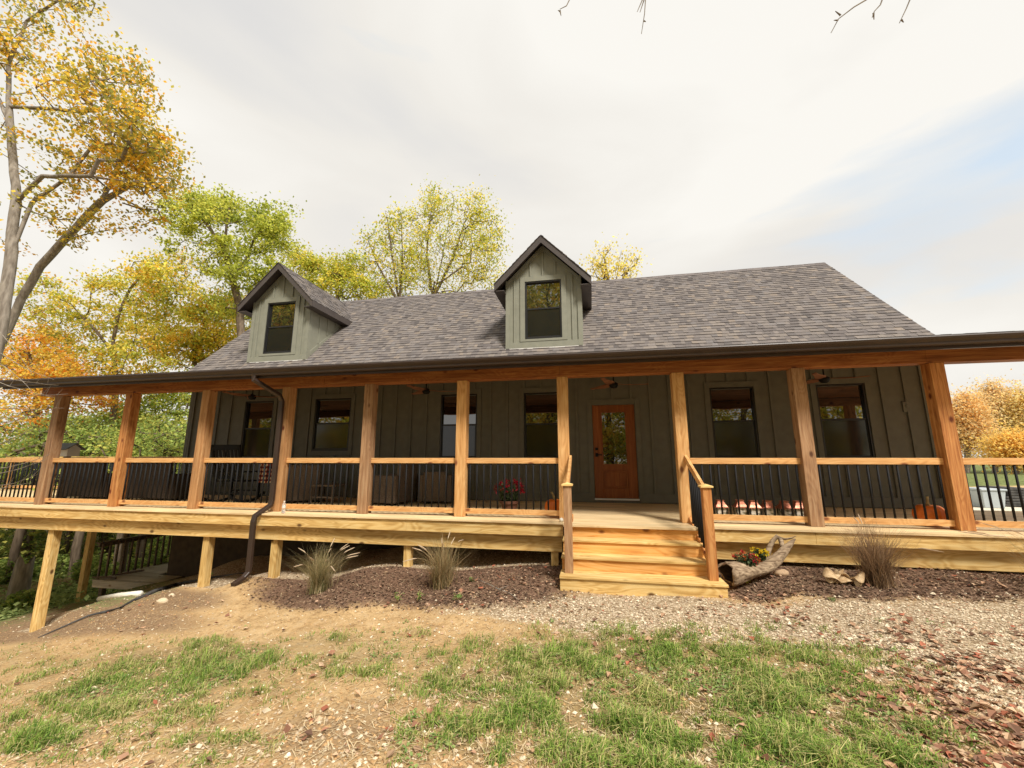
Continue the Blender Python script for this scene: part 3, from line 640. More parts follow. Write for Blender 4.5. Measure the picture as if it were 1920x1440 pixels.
def window(x0, x1, z0, z1, Y, parent, screen=True):
    b = MB(); w = 0.035; mz = z0+(z1-z0)*0.52; y0, y1 = Y-0.012, Y+0.07
    b.box(x0, x0+w, y0, y1, z0, z1); b.box(x1-w, x1, y0, y1, z0, z1); b.box(x0+w, x1-w, y0, y1, z1-w, z1); b.box(x0+w, x1-w, y0-0.006, y1, z0, z0+w+0.01)
    b.box(x0+w, x1-w, Y+0.012, y1-0.002, mz-0.02, mz+0.02)
    b.box(x0+w, x0+w+0.022, Y+0.015, Y+0.04, z0+w, mz-0.02); b.box(x1-w-0.022, x1-w, Y+0.015, Y+0.04, z0+w, mz-0.02)
    b.box(x0+w+0.022, x1-w-0.022, Y+0.015, Y+0.04, z0+w+0.01, z0+w+0.035)
    f = b.build('window', M['frame'], parent, bevel=0.002)
    p = MB(); p.box(x0+w, x1-w, Y+0.055, Y+0.062, mz+0.02, z1-w); p.box(x0+w, x1-w, Y+0.042, Y+0.049, z0+w+0.01, mz-0.02); p.build('pane', M['glass'], f)
    if screen:
        s = MB(); s.box(x0+w+0.022, x1-w-0.022, Y+0.028, Y+0.030, z0+w+0.035, mz-0.02); s.build('insect_screen', M['screen'], f)
    return f
for (x0, x1, z0, z1, k) in WINS: window(x0, x1, z0, z1, WY, house)
def door():
    x0, x1, z0, z1 = DOOR; b = MB(); Y = WY+0.03; g0, g1, gz0, gz1 = x0+0.19, x1-0.19, 0.80, 1.98
    b.box(x0, g0, Y, Y+0.045, z0, z1); b.box(g1, x1, Y, Y+0.045, z0, z1); b.box(g0, g1, Y, Y+0.045, gz1, z1); b.box(g0, g1, Y, Y+0.045, 0.68, gz0); b.box(g0, g1, Y, Y+0.045, z0, 0.30)
    b.box(g0, g1, Y+0.018, Y+0.04, 0.30, 0.68); b.box(g0+0.045, g1-0.045, Y+0.006, Y+0.018, 0.345, 0.635)
    d = b.build('door', M['door'], house, bevel=0.005)
    m = MB(); m.box(g0, g0+0.02, Y-0.008, Y+0.01, gz0, gz1); m.box(g1-0.02, g1, Y-0.008, Y+0.01, gz0, gz1); m.box(g0+0.02, g1-0.02, Y-0.008, Y+0.01, gz1-0.02, gz1); m.box(g0+0.02, g1-0.02, Y-0.008, Y+0.01, gz0, gz0+0.02)
    m.build('glazing_bead', M['door'], d)
    p = MB(); p.box(g0+0.02, g1-0.02, Y+0.012, Y+0.018, gz0+0.02, gz1-0.02); p.build('pane', M['glass'], d)
    h = MB(); h.box(x0+0.04, x0+0.10, Y-0.012, Y-0.001, 0.98, 1.06); h.beam((x0+0.07, Y-0.035, 1.02), (x0+0.18, Y-0.035, 1.02), 0.018, 0.022); h.tube([(x0+0.07, Y-0.012, 1.02), (x0+0.07, Y-0.04, 1.02)], 0.012)
    h.build('handle', M['black'], d, bevel=0.002)
    h = MB(); h.box(x0+0.04, x0+0.10, Y-0.014, Y-0.001, 1.12, 1.18); h.tube([(x0+0.07, Y-0.014, 1.15), (x0+0.07, Y-0.03, 1.15)], 0.018); h.build('deadbolt', M['black'], d, bevel=0.002)
    s = MB(); s.box(x0-0.01, x1+0.01, WY-0.03, WY+0.1, 0.055, 0.088); s.build('threshold', M['flash'], house)
door()
for (x0, x1, z0, z1) in ((6.06, 6.20, 1.84, 2.05), (-10.22, -10.08, 1.88, 2.12)):
    b = MB(); b.box(x0, x1, WY-0.028, WY-0.002, z0, z1); b.box(x0+0.045, x1-0.045, WY-0.04, WY-0.028, z0+0.09, z1-0.06); b.build('outlet_cover', M['siding'], house, bevel=0.006)
b = MB(); b.box(-11.02, 6.5, WY+0.02, 2*RIY-WY-0.01, -3.2, -0.02); b.build('foundation', M['foundation'], house)

# ---- shingles
def shingles(name, parent, o, u, v, width, length, expo=0.135, start=0.0, poly=None):
    """courses of random-width tabs; o lower-left corner, u along the eave, v up the slope"""
    o, u, v = (np.array(q, float) for q in (o, u, v)); u /= np.linalg.norm(u); v /= np.linalg.norm(v); n = np.cross(u, v); n = n if n[2] > 0 else -n
    Vs = []; Cs = []
    pal = np.array([(0.165,0.145,0.136),(0.188,0.164,0.150),(0.140,0.123,0.117),(0.205,0.177,0.157),(0.118,0.105,0.101),(0.228,0.19,0.16),(0.175,0.158,0.152)])
    pr = np.array([.24,.22,.18,.13,.09,.04,.10])
    k = 0; s = 0.0
    while s < length-0.01:
        e = min(s+expo, length); x = -rng.uniform(0, 0.2); 
        while x < width:
            w = rng.uniform(0.08, 0.19); a, c = max(x, 0), min(x+w, width)
            if c-a > 0.01:
                th = rng.choice([0.010, 0.018], p=[.4, .6]); dl = 0.0
                p = [o+u*a+v*(s+dl)+n*th, o+u*c+v*(s+dl)+n*th, o+u*c+v*e+n*(th*0.25), o+u*a+v*e+n*(th*0.25)]
                q = [o+u*a+v*(s+dl)-n*0.004, o+u*c+v*(s+dl)-n*0.004]
                col = pal[rng.choice(len(pal), p=pr)]*rng.uniform(0.9, 1.1)
                Vs.append(p); Cs.append(col)
                Vs.append([q[0], q[1], p[1], p[0]]); Cs.append(col*0.5)  # butt and side faces darkened: course shadow lines painted into the tab colour
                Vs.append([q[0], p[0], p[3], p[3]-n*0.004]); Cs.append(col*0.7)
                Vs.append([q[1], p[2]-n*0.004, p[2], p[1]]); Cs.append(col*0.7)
            x += w
        s = e; k += 1
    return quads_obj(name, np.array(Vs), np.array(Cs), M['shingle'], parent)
L_main = math.hypot(RIY-8.95, (RIY-8.95)*MS); zl = EZ+(8.95-EY)*MS
# roof deck under the shingles (closed slab), front and back slopes
def roof_slab():
    b = MB(); t = 0.13
    prof = [(8.95, zl-0.01), (RIY, RIZ-0.01), (2*RIY-8.95, zl-0.01), (2*RIY-8.95, zl-t), (RIY, RIZ-t-0.04), (8.95, zl-t)]
    b.prism(prof, 0, RX0, RX1)
    r = b.build('roof', M['fascia'], house)
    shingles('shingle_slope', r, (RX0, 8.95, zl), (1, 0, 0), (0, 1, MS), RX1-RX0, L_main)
    c = MB(); x = RX0
    while x < RX1-0.01:
        e = min(x+0.21, RX1); zz = RIZ+0.014+0.004*math.sin(x*3)
        col = tuple(np.array((0.17,0.15,0.145))*random.uniform(0.8, 1.15))
        c.poly([(x, RIY-0.13, zz-0.125), (e, RIY-0.13, zz-0.125), (e, RIY, zz), (x, RIY, zz)], col)
        c.poly([(x, RIY, zz), (e, RIY, zz), (e, RIY+0.13, zz-0.125), (x, RIY+0.13, zz-0.125)], col); x += 0.21
    c.build('ridge_cap', M['shingle'], r, fix=False)
    for sx, q in ((RX0, -0.02), (RX1, 0.02)):
        rk = MB(); rk.prism([(8.95, zl-0.155), (8.95, zl-0.012), (RIY, RIZ-0.012), (RIY, RIZ-0.155)], 0, sx, sx+q)
        rk.build('rake_board', M['fascia'], r)
roof_slab()

# ---- dormers
def dormer(cx):
    hw = 0.935; Y0 = 9.57; zb = EZ+(Y0-EY)*MS; ez = 5.37; sl = 1.02; pz = ez+0.0+hw*sl     # peak of the wall
    d = MB()
    x0, x1, z0, z1 = cx-0.457, cx+0.457, 3.83, 5.34
    T = 0.1
    def top(x): return pz-abs(x-cx)*sl-0.02
    # front wall as strips round the window
    for a, c in ((cx-hw, x0), (x1, cx+hw)):
        d.prism([(a, zb-0.1), (c, zb-0.1), (c, top(c)), (a, top(a))], 1, Y0, Y0+T)
    d.prism([(x0, zb-0.1), (x1, zb-0.1), (x1, z0), (x0, z0)], 1, Y0, Y0+T)
    d.prism([(x0, z1), (x1, z1), (x1, top(x1)), (cx, top(cx)), (x0, top(x0))], 1, Y0, Y0+T)
    for s in (-1, 1):
        xs = cx+s*hw; yb = EY+(ez-EZ)/MS
        d.prism([(Y0+T, zb+T*MS-0.12), (yb+0.1, ez), (Y0+T, ez)], 0, xs, xs-s*0.08)
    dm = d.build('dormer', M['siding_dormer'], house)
    t = MB(); p0, p1 = Y0-0.030, Y0-0.001
    t.box(cx-hw-0.012, cx-hw+0.09, p0, p1, zb-0.02, ez+0.02); t.box(cx+hw-0.09, cx+hw+0.012, p0, p1, zb-0.02, ez+0.02)
    t.box(cx-hw+0.0905, cx+hw-0.0905, p0, p1, zb+0.0, zb+0.15)
    t.box(x0-0.12, x0, p0, p1, z0-0.06, z1+0.13); t.box(x1, x1+0.12, p0, p1, z0-0.06, z1+0.13); t.box(x0+0.0005, x1-0.0005, p0, p1, z1, z1+0.13); t.box(x0+0.0005, x1-0.0005, p0, p1, z0-0.06, z0)
    for bx in (-0.72, 0.72): t.box(cx+bx-0.02, cx+bx+0.02, p0, p1, zb+0.151, ez+0.08)
    for bx in (-0.31, 0.0, 0.31): t.box(cx+bx-0.02, cx+bx+0.02, p0, p1, z1+0.131, top(cx+abs(bx))-0.12)
    for s in (-1, 1):
        a, c = (cx+s*hw*1.0, ez-0.02), (cx, pz-0.02)
        t.prism([(a[0], a[1]), (c[0], c[1]), (c[0], c[1]-0.13), (a[0], a[1]-0.10)], 1, p0+0.004, p1)
        xs = cx+s*hw
        # side trims
        t.box(xs, xs+s*0.018, Y0+0.0, Y0+0.10, zb, ez)
        yb = EY+(ez-EZ)/MS
        t.prism([(Y0+0.1, ez-0.10), (Y0+0.1, ez), (yb+0.05, ez), (yb-0.05, ez-0.10)], 0, xs, xs+s*0.018)
        t.prism([(Y0+0.1, zb+0.1*MS+0.02), (Y0+0.1, zb+0.1*MS+0.17), (yb-0.12, ez-0.101), (yb-0.02, ez-0.101)], 0, xs, xs+s*0.018)
        for yy in (0.42, 0.78, 1.14, 1.5):
            y = Y0+yy; zz = EZ+(y-EY)*MS
            if zz+0.17 < ez-0.12: t.box(xs, xs+s*0.018, y-0.02, y+0.02, zz+0.16, ez-0.101)
    t.build('dormer_trim', M['siding_dormer'], dm, bevel=0.002)
    window(x0, x1, z0, z1, Y0, dm)
    fl = MB(); fl.prism([(Y0-0.03, zb-0.05), (Y0-0.03, zb+0.005), (Y0-0.005, zb+0.012), (Y0-0.005, zb-0.05)], 0, cx-hw-0.02, cx+hw+0.02); fl.build('flashing', M['flash'], dm)
    # roof of the dormer
    yf, ov = Y0-0.30, 0.24; ex = hw+ov; zp = pz+0.10; ze = zp-ex*sl
    r = MB()
    for s in (-1, 1):
        r.prism([(cx, zp-0.008), (cx+s*ex, ze-0.008), (cx+s*ex, ze-0.05), (cx, zp-0.05)], 1, yf+0.02, RIY+0.1)
    rf = r.build('dormer_roof', M['fascia'], dm)
    f = MB()
    for s in (-1, 1):
        f.prism([(cx, zp-0.008), (cx+s*(ex+0.01), ze-0.018), (cx+s*(ex+0.01), ze-0.20), (cx, zp-0.20)], 1, yf, yf+0.025)
        ye = EY+(ze-EZ)/MS
        f.prism([(yf+0.026, ze-0.012), (yf+0.026, ze-0.19), (ye-0.02, ze-0.19), (ye+0.18, ze-0.012)], 0, cx+s*ex, cx+s*(ex+0.02))
        f.prism([(cx+s*(hw-0.0), ze-0.19), (cx+s*ex, ze-0.19), (cx+s*ex, ze-0.17), (cx+s*hw, ze-0.17)], 1, yf+0.026, ye)
    f.build('fascia', M['fascia'], dm, bevel=0.002)
    Ls = math.hypot(ex, ex*sl)+0.02
    for s in (-1, 1):
        shingles('dormer_shingles', dm, (cx+s*(ex+0.015), yf-0.02, ze-0.015), (0, 1, 0), (-s, 0, sl), RIY-yf, Ls)
dormer(-8.57)
dormer(-1.085)

# ================================================================== PORCH
porch = thing('porch', (-2.2, 6.7, -0.6), 'wraparound wooden porch with cedar posts, brown gutter and plank floor', 'porch')
PX = [-11.36,-9.43,-7.52,-5.69,-3.97,-2.20,-0.46,1.36,3.07,4.84,6.62,8.4]
DX0, DX1 = -18.0, 9.0; DY = 6.38
def deck_floor():
    b = MB(); y = DY
    while y < WY-0.03:
        e = min(y+0.138, WY-0.024); x = DX0
        while x < DX1:
            l = random.choice([3.6, 4.8, 2.4, 4.2]); xe = min(x+l, DX1); b.box(x, xe-0.003, y, e-0.005, -0.028, 0.0+random.uniform(-0.0015, 0)); x = xe
        y += 0.143
    # the nosing board laps out at the stair
    b.box(-0.46, 1.46, 6.22, DY-0.004, -0.03, 0.0)
    # rear part of the deck on the left
    y = WY-0.022
    while y < 9.75:
        b.box(DX0, -11.1, y, y+0.137, -0.028, random.uniform(-0.0015, 0)); y += 0.143
    b.build('deck_boards', M['deck'], porch, bevel=0.003)
    # fascia boards on the rim
    xs = [DX0, -11.5, -5.2, -0.475]; 
    for a, c in ((-18, -13.6), (-13.598, -5.62), (-5.618, -3.0), (-2.998, -1.75), (-1.748, -0.475), (1.475, 2.9), (2.902, 6.4), (6.402, 9.0)):
        f = MB(); f.box(a, c, 6.41, 6.44, -0.205 if a < 1 else -0.195, -0.031); f.build('fascia_board', M['pt_x'], porch, bevel=0.002)
    for a, c in ((-18, -9.2), (-9.198, -5.5), (-5.498, -0.5), (1.475, 6.2), (6.202, 9)):
        f = MB(); f.box(a, c, 6.52, 6.56, -0.45, -0.16); f.build('rim_joist', M['pt_x'], porch, bevel=0.002)
    b = MB(); x = DX0+0.2
    while x < DX1:
        b.box(x, x+0.04, 6.58, 9.3, -0.25, -0.03); x += 0.41
    b.build('joists', M['pt_y'], porch)
deck_floor()
for px_, s_ in ((-16.3,.14),(-10.66,.14),(-6.97,.13),(-5.54,.13),(-3.04,.12),(-0.62,.11)):
    b = MB(); b.box(px_-s_/2, px_+s_/2, 6.55 if s_ < .12 else 6.58, 6.58+s_, gz(px_, 6.6)-0.4, -0.452 if s_ >= .12 else -0.2); b.build('support_post', M['pt_z'], porch, bevel=0.003)
for px_, py_ in ((-13.7, 9.3), (-17.5, 9.3)):
    b = MB(); b.box(px_-.07, px_+.07, py_, py_+.14, gz(px_, py_)-0.4, -0.25); b.build('support_post', M['pt_z'], porch, bevel=0.003)
PW = 0.178; PYF = 6.68
for i, x in enumerate(PX):
    b = MB(); b.box(x-PW/2, x+PW/2, PYF, PYF+PW, 0.0, 2.285)
    mt = M['cedargrey_z'] if i in (0, 4, 8) else (M['cedarlight_z'] if i in (5, 6, 7) else (M['cedarpale_z'] if i in (2, 3) else M['cedar_z']))
    b.build('porch_post', mt, porch, bevel=0.006)
def beams():
    segs = [(-11.85, -4.9), (-4.898, -0.5), (-0.498, 4.72), (4.722, 9.0)]
    for a, c in segs:
        b = MB(); b.box(a, c, PYF-0.004, PYF+PW+0.002, 2.287, 2.49); b.build('porch_beam', M['beam'], porch, bevel=0.005)
beams()
# porch roof: low slope lean-to, plank ceiling below it
PS = (EZ-2.535)/(9.26-6.17)
def porch_roof():
    b = MB(); y0, z0 = 6.17, 2.535; y1, z1 = 9.26, EZ-0.004
    b.prism([(y0, z0), (y1, z1), (y1, z1-0.02), (y0, z0-0.02)], 0, -12.1, 9.2)
    r = b.build('porch_roof', M['fascia'], porch)
    o = shingles('shingle_slope', r, (-12.15, y0-0.03, z0-0.0), (1, 0, 0), (0, 1, PS), 21.3, math.hypot(y1-y0+0.03, (y1-y0)*PS)+0.02)
    c = MB(); y = 6.87
    while y < WY-0.03:
        e = min(y+0.138, WY-0.025); zz = 2.50+(y-6.87)*PS*0.8; z2 = 2.50+(e-6.87)*PS*0.8
        x = -11.9
        while x < 9:
            l = random.choice([2.4, 3.6, 4.8]); c.prism([(y, zz), (e, z2), (e, z2+0.02), (y, zz+0.02)], 0, x, min(x+l, 9.0)-0.003); x += l
        y += 0.14
    c.build('ceiling_boards', M['ceiling'], porch)
    # soffit and sub-fascia
    s = MB(); s.box(-12.0, 9.2, 6.20, 6.86, 2.494, 2.506); s.build('soffit', M['gutter'], porch)
    f = MB(); f.box(-12.05, 9.2, 6.165, 6.198, 2.362, 2.52); f.build('sub_fascia', M['gutter'], porch)
    # K-style gutter
    g = MB(); prof = [(6.163, 2.400), (6.10, 2.400), (6.085, 2.413), (6.082, 2.445), (6.05, 2.475), (6.04, 2.502), (6.045, 2.518), (6.058, 2.518), (6.056, 2.50), (6.066, 2.482), (6.095, 2.452), (6.10, 2.415), (6.163, 2.412)]
    g.prism(prof, 0, -12.15, 9.2); g.box(-12.155, -12.149, 6.05, 6.163, 2.402, 2.516)
    g.build('gutter', M['gutter'], porch)
porch_roof()
def downspout():
    t = MB(); w, h = 0.085, 0.062
    pts = [(-5.90, 6.12, 2.40), (-5.90, 6.11, 2.33), (-5.70, 6.53, 2.10), (-5.70, 6.60, 2.0), (-5.70, 6.60, 0.20), (-5.70, 6.58, 0.12), (-5.73, 6.29, -0.03), (-5.73, 6.27, -0.12), (-5.72, 6.27, -0.92), (-5.74, 6.20, -1.0), (-5.76, 6.02, -1.06)]
    P = [Vector(p) for p in pts]; rings = []
    for i, p in enumerate(P):
        d = (P[min(i+1, len(P)-1)]-P[max(i-1, 0)]).normalized(); sx = Vector((1, 0, 0)); sx = (sx-d*sx.dot(d)).normalized(); sy = d.cross(sx).normalized()
        rings.append([p+sx*a*w/2+sy*b*h/2 for a, b in ((-1,-.8),(-.8,-1),(-.25,-1),(-.15,-.8),(.15,-.8),(.25,-1),(.8,-1),(1,-.8),(1,.8),(.8,1),(-.8,1),(-1,.8))])
    n = len(rings[0]); vs = [q for r in rings for q in r]; fs = [(i*n+k, i*n+(k+1) % n, (i+1)*n+(k+1) % n, (i+1)*n+k) for i in range(len(rings)-1) for k in range(n)]+[tuple(range(n))[::-1], tuple((len(rings)-1)*n+k for k in range(n))]
    t.raw(vs, fs); t.build('downspout', M['gutter'], porch)
downspout()

# ---- railings: each bay a thing of its own
def railing(x0, x1, label, yc=PYF+PW/2, base=0.0):
    r = thing('porch_railing', ((x0+x1)/2, yc, base), label, 'railing', 'cedar and black railings round the porch')
    t = MB(); t.box(x0, x1, yc-0.02, yc+0.02, base+0.862, base+0.952); t.build('top_rail', M['cedarlight_x'], r, bevel=0.003)
    t = MB(); t.box(x0, x1, yc-0.02, yc+0.02, base+0.045, base+0.128); t.build('bottom_rail', M['cedarlight_x'], r, bevel=0.003)
    n = max(3, int(round((x1-x0)/0.118))); proto = None
    for k in range(n):
        x = x0+(k+0.5)*(x1-x0)/n
        if proto is None:
            b = MB(); b.tube([(x, yc+0.004, base+0.12), (x, yc+0.004, base+0.87)], 0.0140, 8); proto = b.build('baluster', M['black'], r, smooth=True); px0 = x
        else:
            c = proto.copy(); COL.objects.link(c); c.location.x = x-px0
    return r
RL = ['railing bay at the far left end, beyond the leftmost porch post', 'railing bay between the first and second posts from the left', 'railing bay between the second and third posts from the left',
 'railing bay in front of the black rocking chair, left of the downspout', 'railing bay right of the downspout, behind the water bottle', 'railing bay in front of the two tall wicker chair backs', 'railing bay in front of the red mums, left of the steps',
 None, 'railing bay in front of the copper roofed lanterns', 'railing bay in front of the pumpkin at the right', 'railing bay with the gravel drive behind it, far right', 'railing bay past the right edge post']
hw = PW/2+0.001
railing(-13.3, PX[0]-hw, RL[0])
for i in range(len(PX)-1):
    if i == 6: continue
    if i == 10: continue
    railing(PX[i]+hw, PX[i+1]-hw, RL[i+1])
rr = railing(-18.0, -14.62, 'cedar railing run beyond the open left end of the porch front')
b = MB(); b.box(-14.0-.62, -14.0-.5, 6.72, 6.84, 0, 0.99); b.build('rail_post', M['cedarlight_z'], rr)
rr2 = railing(-14.49, -13.301, 'short cedar railing length next to the far left bay')
# rear run with a flat cap
rr = railing(-18.0, -11.2, 'capped rear railing behind the dark wicker chairs', yc=9.7)
b = MB(); b.box(-18.0, -11.15, 9.62, 9.78, 0.955, 0.992); b.build('rail_cap', M['pt_x'], rr, bevel=0.003)
for x in (-17.9, -16.2, -14.5, -12.8, -11.3):
    b = MB(); b.box(x-.05, x+.05, 9.73, 9.82, -0.1, 0.95); b.build('rail_post', M['cedarlight_z'], rr)

# ---- stairs
def stairs():
    st = thing('staircase', (0.5, 5.9, -0.68), 'four step pine and cedar staircase rising from the gravel to the front door', 'stairs')
    x0, x1 = -0.46, 1.46; zs = [-0.17, -0.34, -0.51]; yn = [6.02, 5.76, 5.48]; R_ = [6.25, 6.05, 5.80]
    for k, (z, y) in enumerate(zip(zs, yn)):
        back = 6.30 if k == 0 else yn[k-1]+0.03
        b = MB(); xx0, xx1 = (x0-0.005, x1+0.045) if k == 2 else (x0, x1-0.03)
        mid = (y+back)/2
        b.box(xx0, xx1, y, mid-0.002, z-0.03, z); b.box(xx0, xx1, mid+0.002, back, z-0.03, z)
        b.build('tread', M['pt_x'], st, bevel=0.004)
    for k, (zt, zb_, y) in enumerate(((-0.031, -0.169, 6.27), (-0.201, -0.339, 6.045), (-0.371, -0.509, 5.785))):
        b = MB(); b.box(x0+0.01, x1-0.04, y, y+0.025, zb_, zt); b.build('riser', M['riser'], st, bevel=0.002)
    b = MB(); b.box(x0, x1+0.035, 5.50, 5.54, -0.86, -0.541); b.box(x0, x0+0.04, 5.5405, 6.2, -0.86, -0.541); b.box(x1-0.005, x1+0.035, 5.5405, 6.2, -0.86, -0.541)
    b.build('base_frame', M['pt_x'], st, bevel=0.003)
    b = MB()
    for sx in (x0+0.012, x1-0.075):
        b.prism([(6.41, -0.03), (6.272, -0.03), (6.272, -0.20), (6.047, -0.20), (6.047, -0.37), (5.787, -0.37), (5.787, -0.54), (6.41, -0.54)], 0, sx, sx+0.035)
    b.build('stringer', M['cedar_y'], st)
    nw = 0.105
    for cx, nm in ((-0.352, 'l'), (1.388, 'r')):
        b = MB(); b.box(cx-nw/2, cx+nw/2, 5.62, 5.62+nw, -0.51, 0.585); n = b.build('newel_post', M['cedargrey_z'] if nm == 'l' else M['cedar_z'], st, bevel=0.004)
        c = MB(); y = 5.62+nw/2; q = nw/2+0.022
        c.raw([(cx-q,y-q,.585),(cx+q,y-q,.585),(cx+q,y+q,.585),(cx-q,y+q,.585),(cx-q,y-q,.605),(cx+q,y-q,.605),(cx+q,y+q,.605),(cx-q,y+q,.605),(cx,y,.63)],
              [(3,2,1,0),(0,1,5,4),(1,2,6,5),(2,3,7,6),(3,0,4,7),(4,5,8),(5,6,8),(6,7,8),(7,4,8)])
        c.build('post_cap', M['pt_x'], n, bevel=0.002)
        px = -0.39 if nm == 'l' else 1.32+0.035
        px = cx
        b = MB(); b.beam((px, 5.70, 0.53), (px, 6.70, 0.955), 0.04, 0.09); b.build('hand_rail', M['cedarlight_y'], st, bevel=0.003)
        b = MB(); b.beam((px, 5.70, -0.36), (px, 6.70, 0.06), 0.04, 0.07); b.build('lower_rail', M['cedar_y'], st, bevel=0.003)
        for k in range(8):
            y = 5.78+k*0.105; t = (y-5.70)
            b = MB(); b.tube([(px, y, -0.34+t*0.42), (px, y, 0.50+t*0.425)], 0.0135, 8); b.build('baluster', M['black'], st, smooth=True)
stairs()

# ================================================================== THINGS ON THE PORCH
def rocking_chair(loc, rz, label):
    t = thing('rocking_chair', (0,0,0), label, 'rocking chair')
    bl = M['black']
    for s in (-1, 1):
        b = MB(); pts = []
        for k in range(13):
            a = -0.55+k*1.1/12; pts.append((s*0.27, 0.95*math.sin(a)-0.08, 1.0-0.97*math.cos(a)-0.01))
        for i in range(12): b.beam(pts[i], pts[i+1], 0.035, 0.05)
        b.build('rocker', bl, t)
        b = MB(); b.beam((s*0.27, 0.22, 0.04), (s*0.27, 0.22, 0.62), 0.045, 0.045); b.build('leg', bl, t)
        b = MB(); b.beam((s*0.27, -0.24, 0.04), (s*0.25, -0.26, 0.45), 0.045, 0.045); b.build('leg', bl, t)
        b = MB(); b.beam((s*0.25, -0.24, 0.42), (s*0.25, -0.46, 1.18), 0.045, 0.035, (0,1,0)); b.build('back_post', bl, t)
        b = MB(); b.box(s*0.27-0.055, s*0.27+0.055, -0.32, 0.30, 0.62, 0.645); b.build('arm', bl, t, bevel=0.01)
    b = MB()
    for k in range(7): b.box(-0.27, 0.27, -0.24+k*0.072, -0.24+k*0.072+0.06, 0.415+abs(k-3)*0.004, 0.435+abs(k-3)*0.004)
    b.build('seat', bl, t, bevel=0.003)
    b = MB(); b.beam((-0.25, -0.445, 1.13), (0.25, -0.445, 1.13), 0.03, 0.11); b.beam((-0.25, -0.27, 0.52), (0.25, -0.27, 0.52), 0.03, 0.06); b.build('back_rail', bl, t, bevel=0.004)
    for k in range(6):
        x = -0.18+k*0.072; b = MB(); b.beam((x, -0.27, 0.52), (x, -0.44, 1.10), 0.045, 0.015, (0,1,0)); b.build('back_slat', bl, t)
    b = MB(); b.beam((-0.26, 0.22, 0.22), (0.26, 0.22, 0.22), 0.03, 0.03); b.beam((-0.26, -0.24, 0.20), (0.26, -0.24, 0.20), 0.03, 0.03); b.build('stretcher', bl, t)
    t.location = loc; t.rotation_euler = (0, 0, rz); t.scale = (1.2, 1.1, 1.04); return t
rocking_chair((-7.78, 7.95, 0.0), R(8), 'black wooden rocking chair with slatted back behind the railing, left of the downspout')
def wicker_chair(loc, rz, label, m, high=0.90, w=0.72, cush=True, group='wicker armchairs on the porch'):
    t = thing('wicker_chair', (0,0,0), label, 'armchair', group)
    b = MB(); b.box(-w/2, w/2, -0.38, 0.34, 0.05, 0.36); b.build('seat_base', m, t, bevel=0.02)
    b = MB(); b.prism([(-0.40, 0.05), (-0.46, high), (-0.38, high+0.01), (-0.30, 0.361), (-0.382, 0.05)], 0, -w/2+0.005, w/2-0.005); b.build('backrest', m, t, bevel=0.015)
    for s in (-1, 1):
        b = MB(); b.box(s*(w/2+0.002), s*(w/2+0.10), -0.40, 0.36, 0.04, 0.60); b.build('arm', m, t, bevel=0.02)
    for sx in (-1, 1):
        for sy in (-1, 1):
            b = MB(); b.box(sx*(w/2-0.02)-.02, sx*(w/2-0.02)+.02, sy*0.32-.02, sy*0.32+.02, 0, 0.05); b.build('leg', M['black'], t)
    if cush:
        b = MB(); b.box(-w/2+0.02, w/2-0.02, -0.30, 0.33, 0.362, 0.47); b.build('seat_cushion', M['cushion'], t, bevel=0.03)
    t.location = loc; t.rotation_euler = (0, 0, rz); return t
wicker_chair((-11.9, 8.15, 0), R(4), 'dark brown wicker armchair seen from behind, left of the second porch post', M['wicker_dark'], 0.96, 1.1)
wicker_chair((-10.0, 8.15, 0), R(2), 'dark brown wicker armchair seen from behind, between second and third posts', M['wicker_dark'], 0.96, 1.15)
wicker_chair((-6.42, 8.3, 0), R(35), 'wicker armchair with a plaid blanket over it, behind the downspout', M['wicker'], 0.80)
wicker_chair((-4.28, 8.35, 0), R(80), 'brown wicker armchair turned sideways behind the fifth porch post', M['wicker'], 0.92, 0.62)
wicker_chair((-3.35, 8.75, 0), R(8), 'lighter brown wicker armchair right of the sideways one', M['wicker'], 0.66, 0.5, False)
def blanket():
    b = MB(); n = 10; W_, c = 0.40, (-6.98, 7.92)
    g = []
    for j in range(9):
        row = []
        for i in range(n):
            x = -W_/2+W_*i/(n-1); z = 0.90-0.06*j; row.append((c[0]+x, c[1]-0.02-0.015*math.sin(i*2.1)-0.004*j, z+0.01*math.sin(i*1.3)))
        g.append(row)
    for k in range(3): g.insert(0, [(p[0], c[1]+0.05*(k+1), 0.915+0.01*math.sin(k)) for p in g[-1]])
    for j in range(len(g)-1):
        for i in range(n-1): b.poly([g[j][i], g[j][i+1], g[j+1][i+1], g[j+1][i]])
    o = b.build('blanket', M['plaid'], None, smooth=True); so = o.modifiers.new('solid', 'SOLIDIFY'); so.thickness = 0.008
    tag(o, 'red and cream plaid blanket hanging on the chair beside the downspout', 'blanket')
blanket()
def table(loc, label):
    t = thing('side_table', loc, label, 'side table'); x, y, z = loc
    b = MB(); b.box(x-.30, x+.30, y-.25, y+.25, z+.36, z+.40); b.build('table_top', M['wicker'], t, bevel=0.01)
    for sx in (-1, 1):
        for sy in (-1, 1): b = MB(); b.box(x+sx*.26-.02, x+sx*.26+.02, y+sy*.21-.02, y+sy*.21+.02, z, z+.36); b.build('leg', M['wicker'], t)
    b = MB(); b.box(x-.24, x+.24, y-.19, y+.19, z+.12, z+.15); b.build('shelf', M['wicker'], t)
table((-5.62, 8.1, 0), 'low wicker side table standing between the wicker chairs')
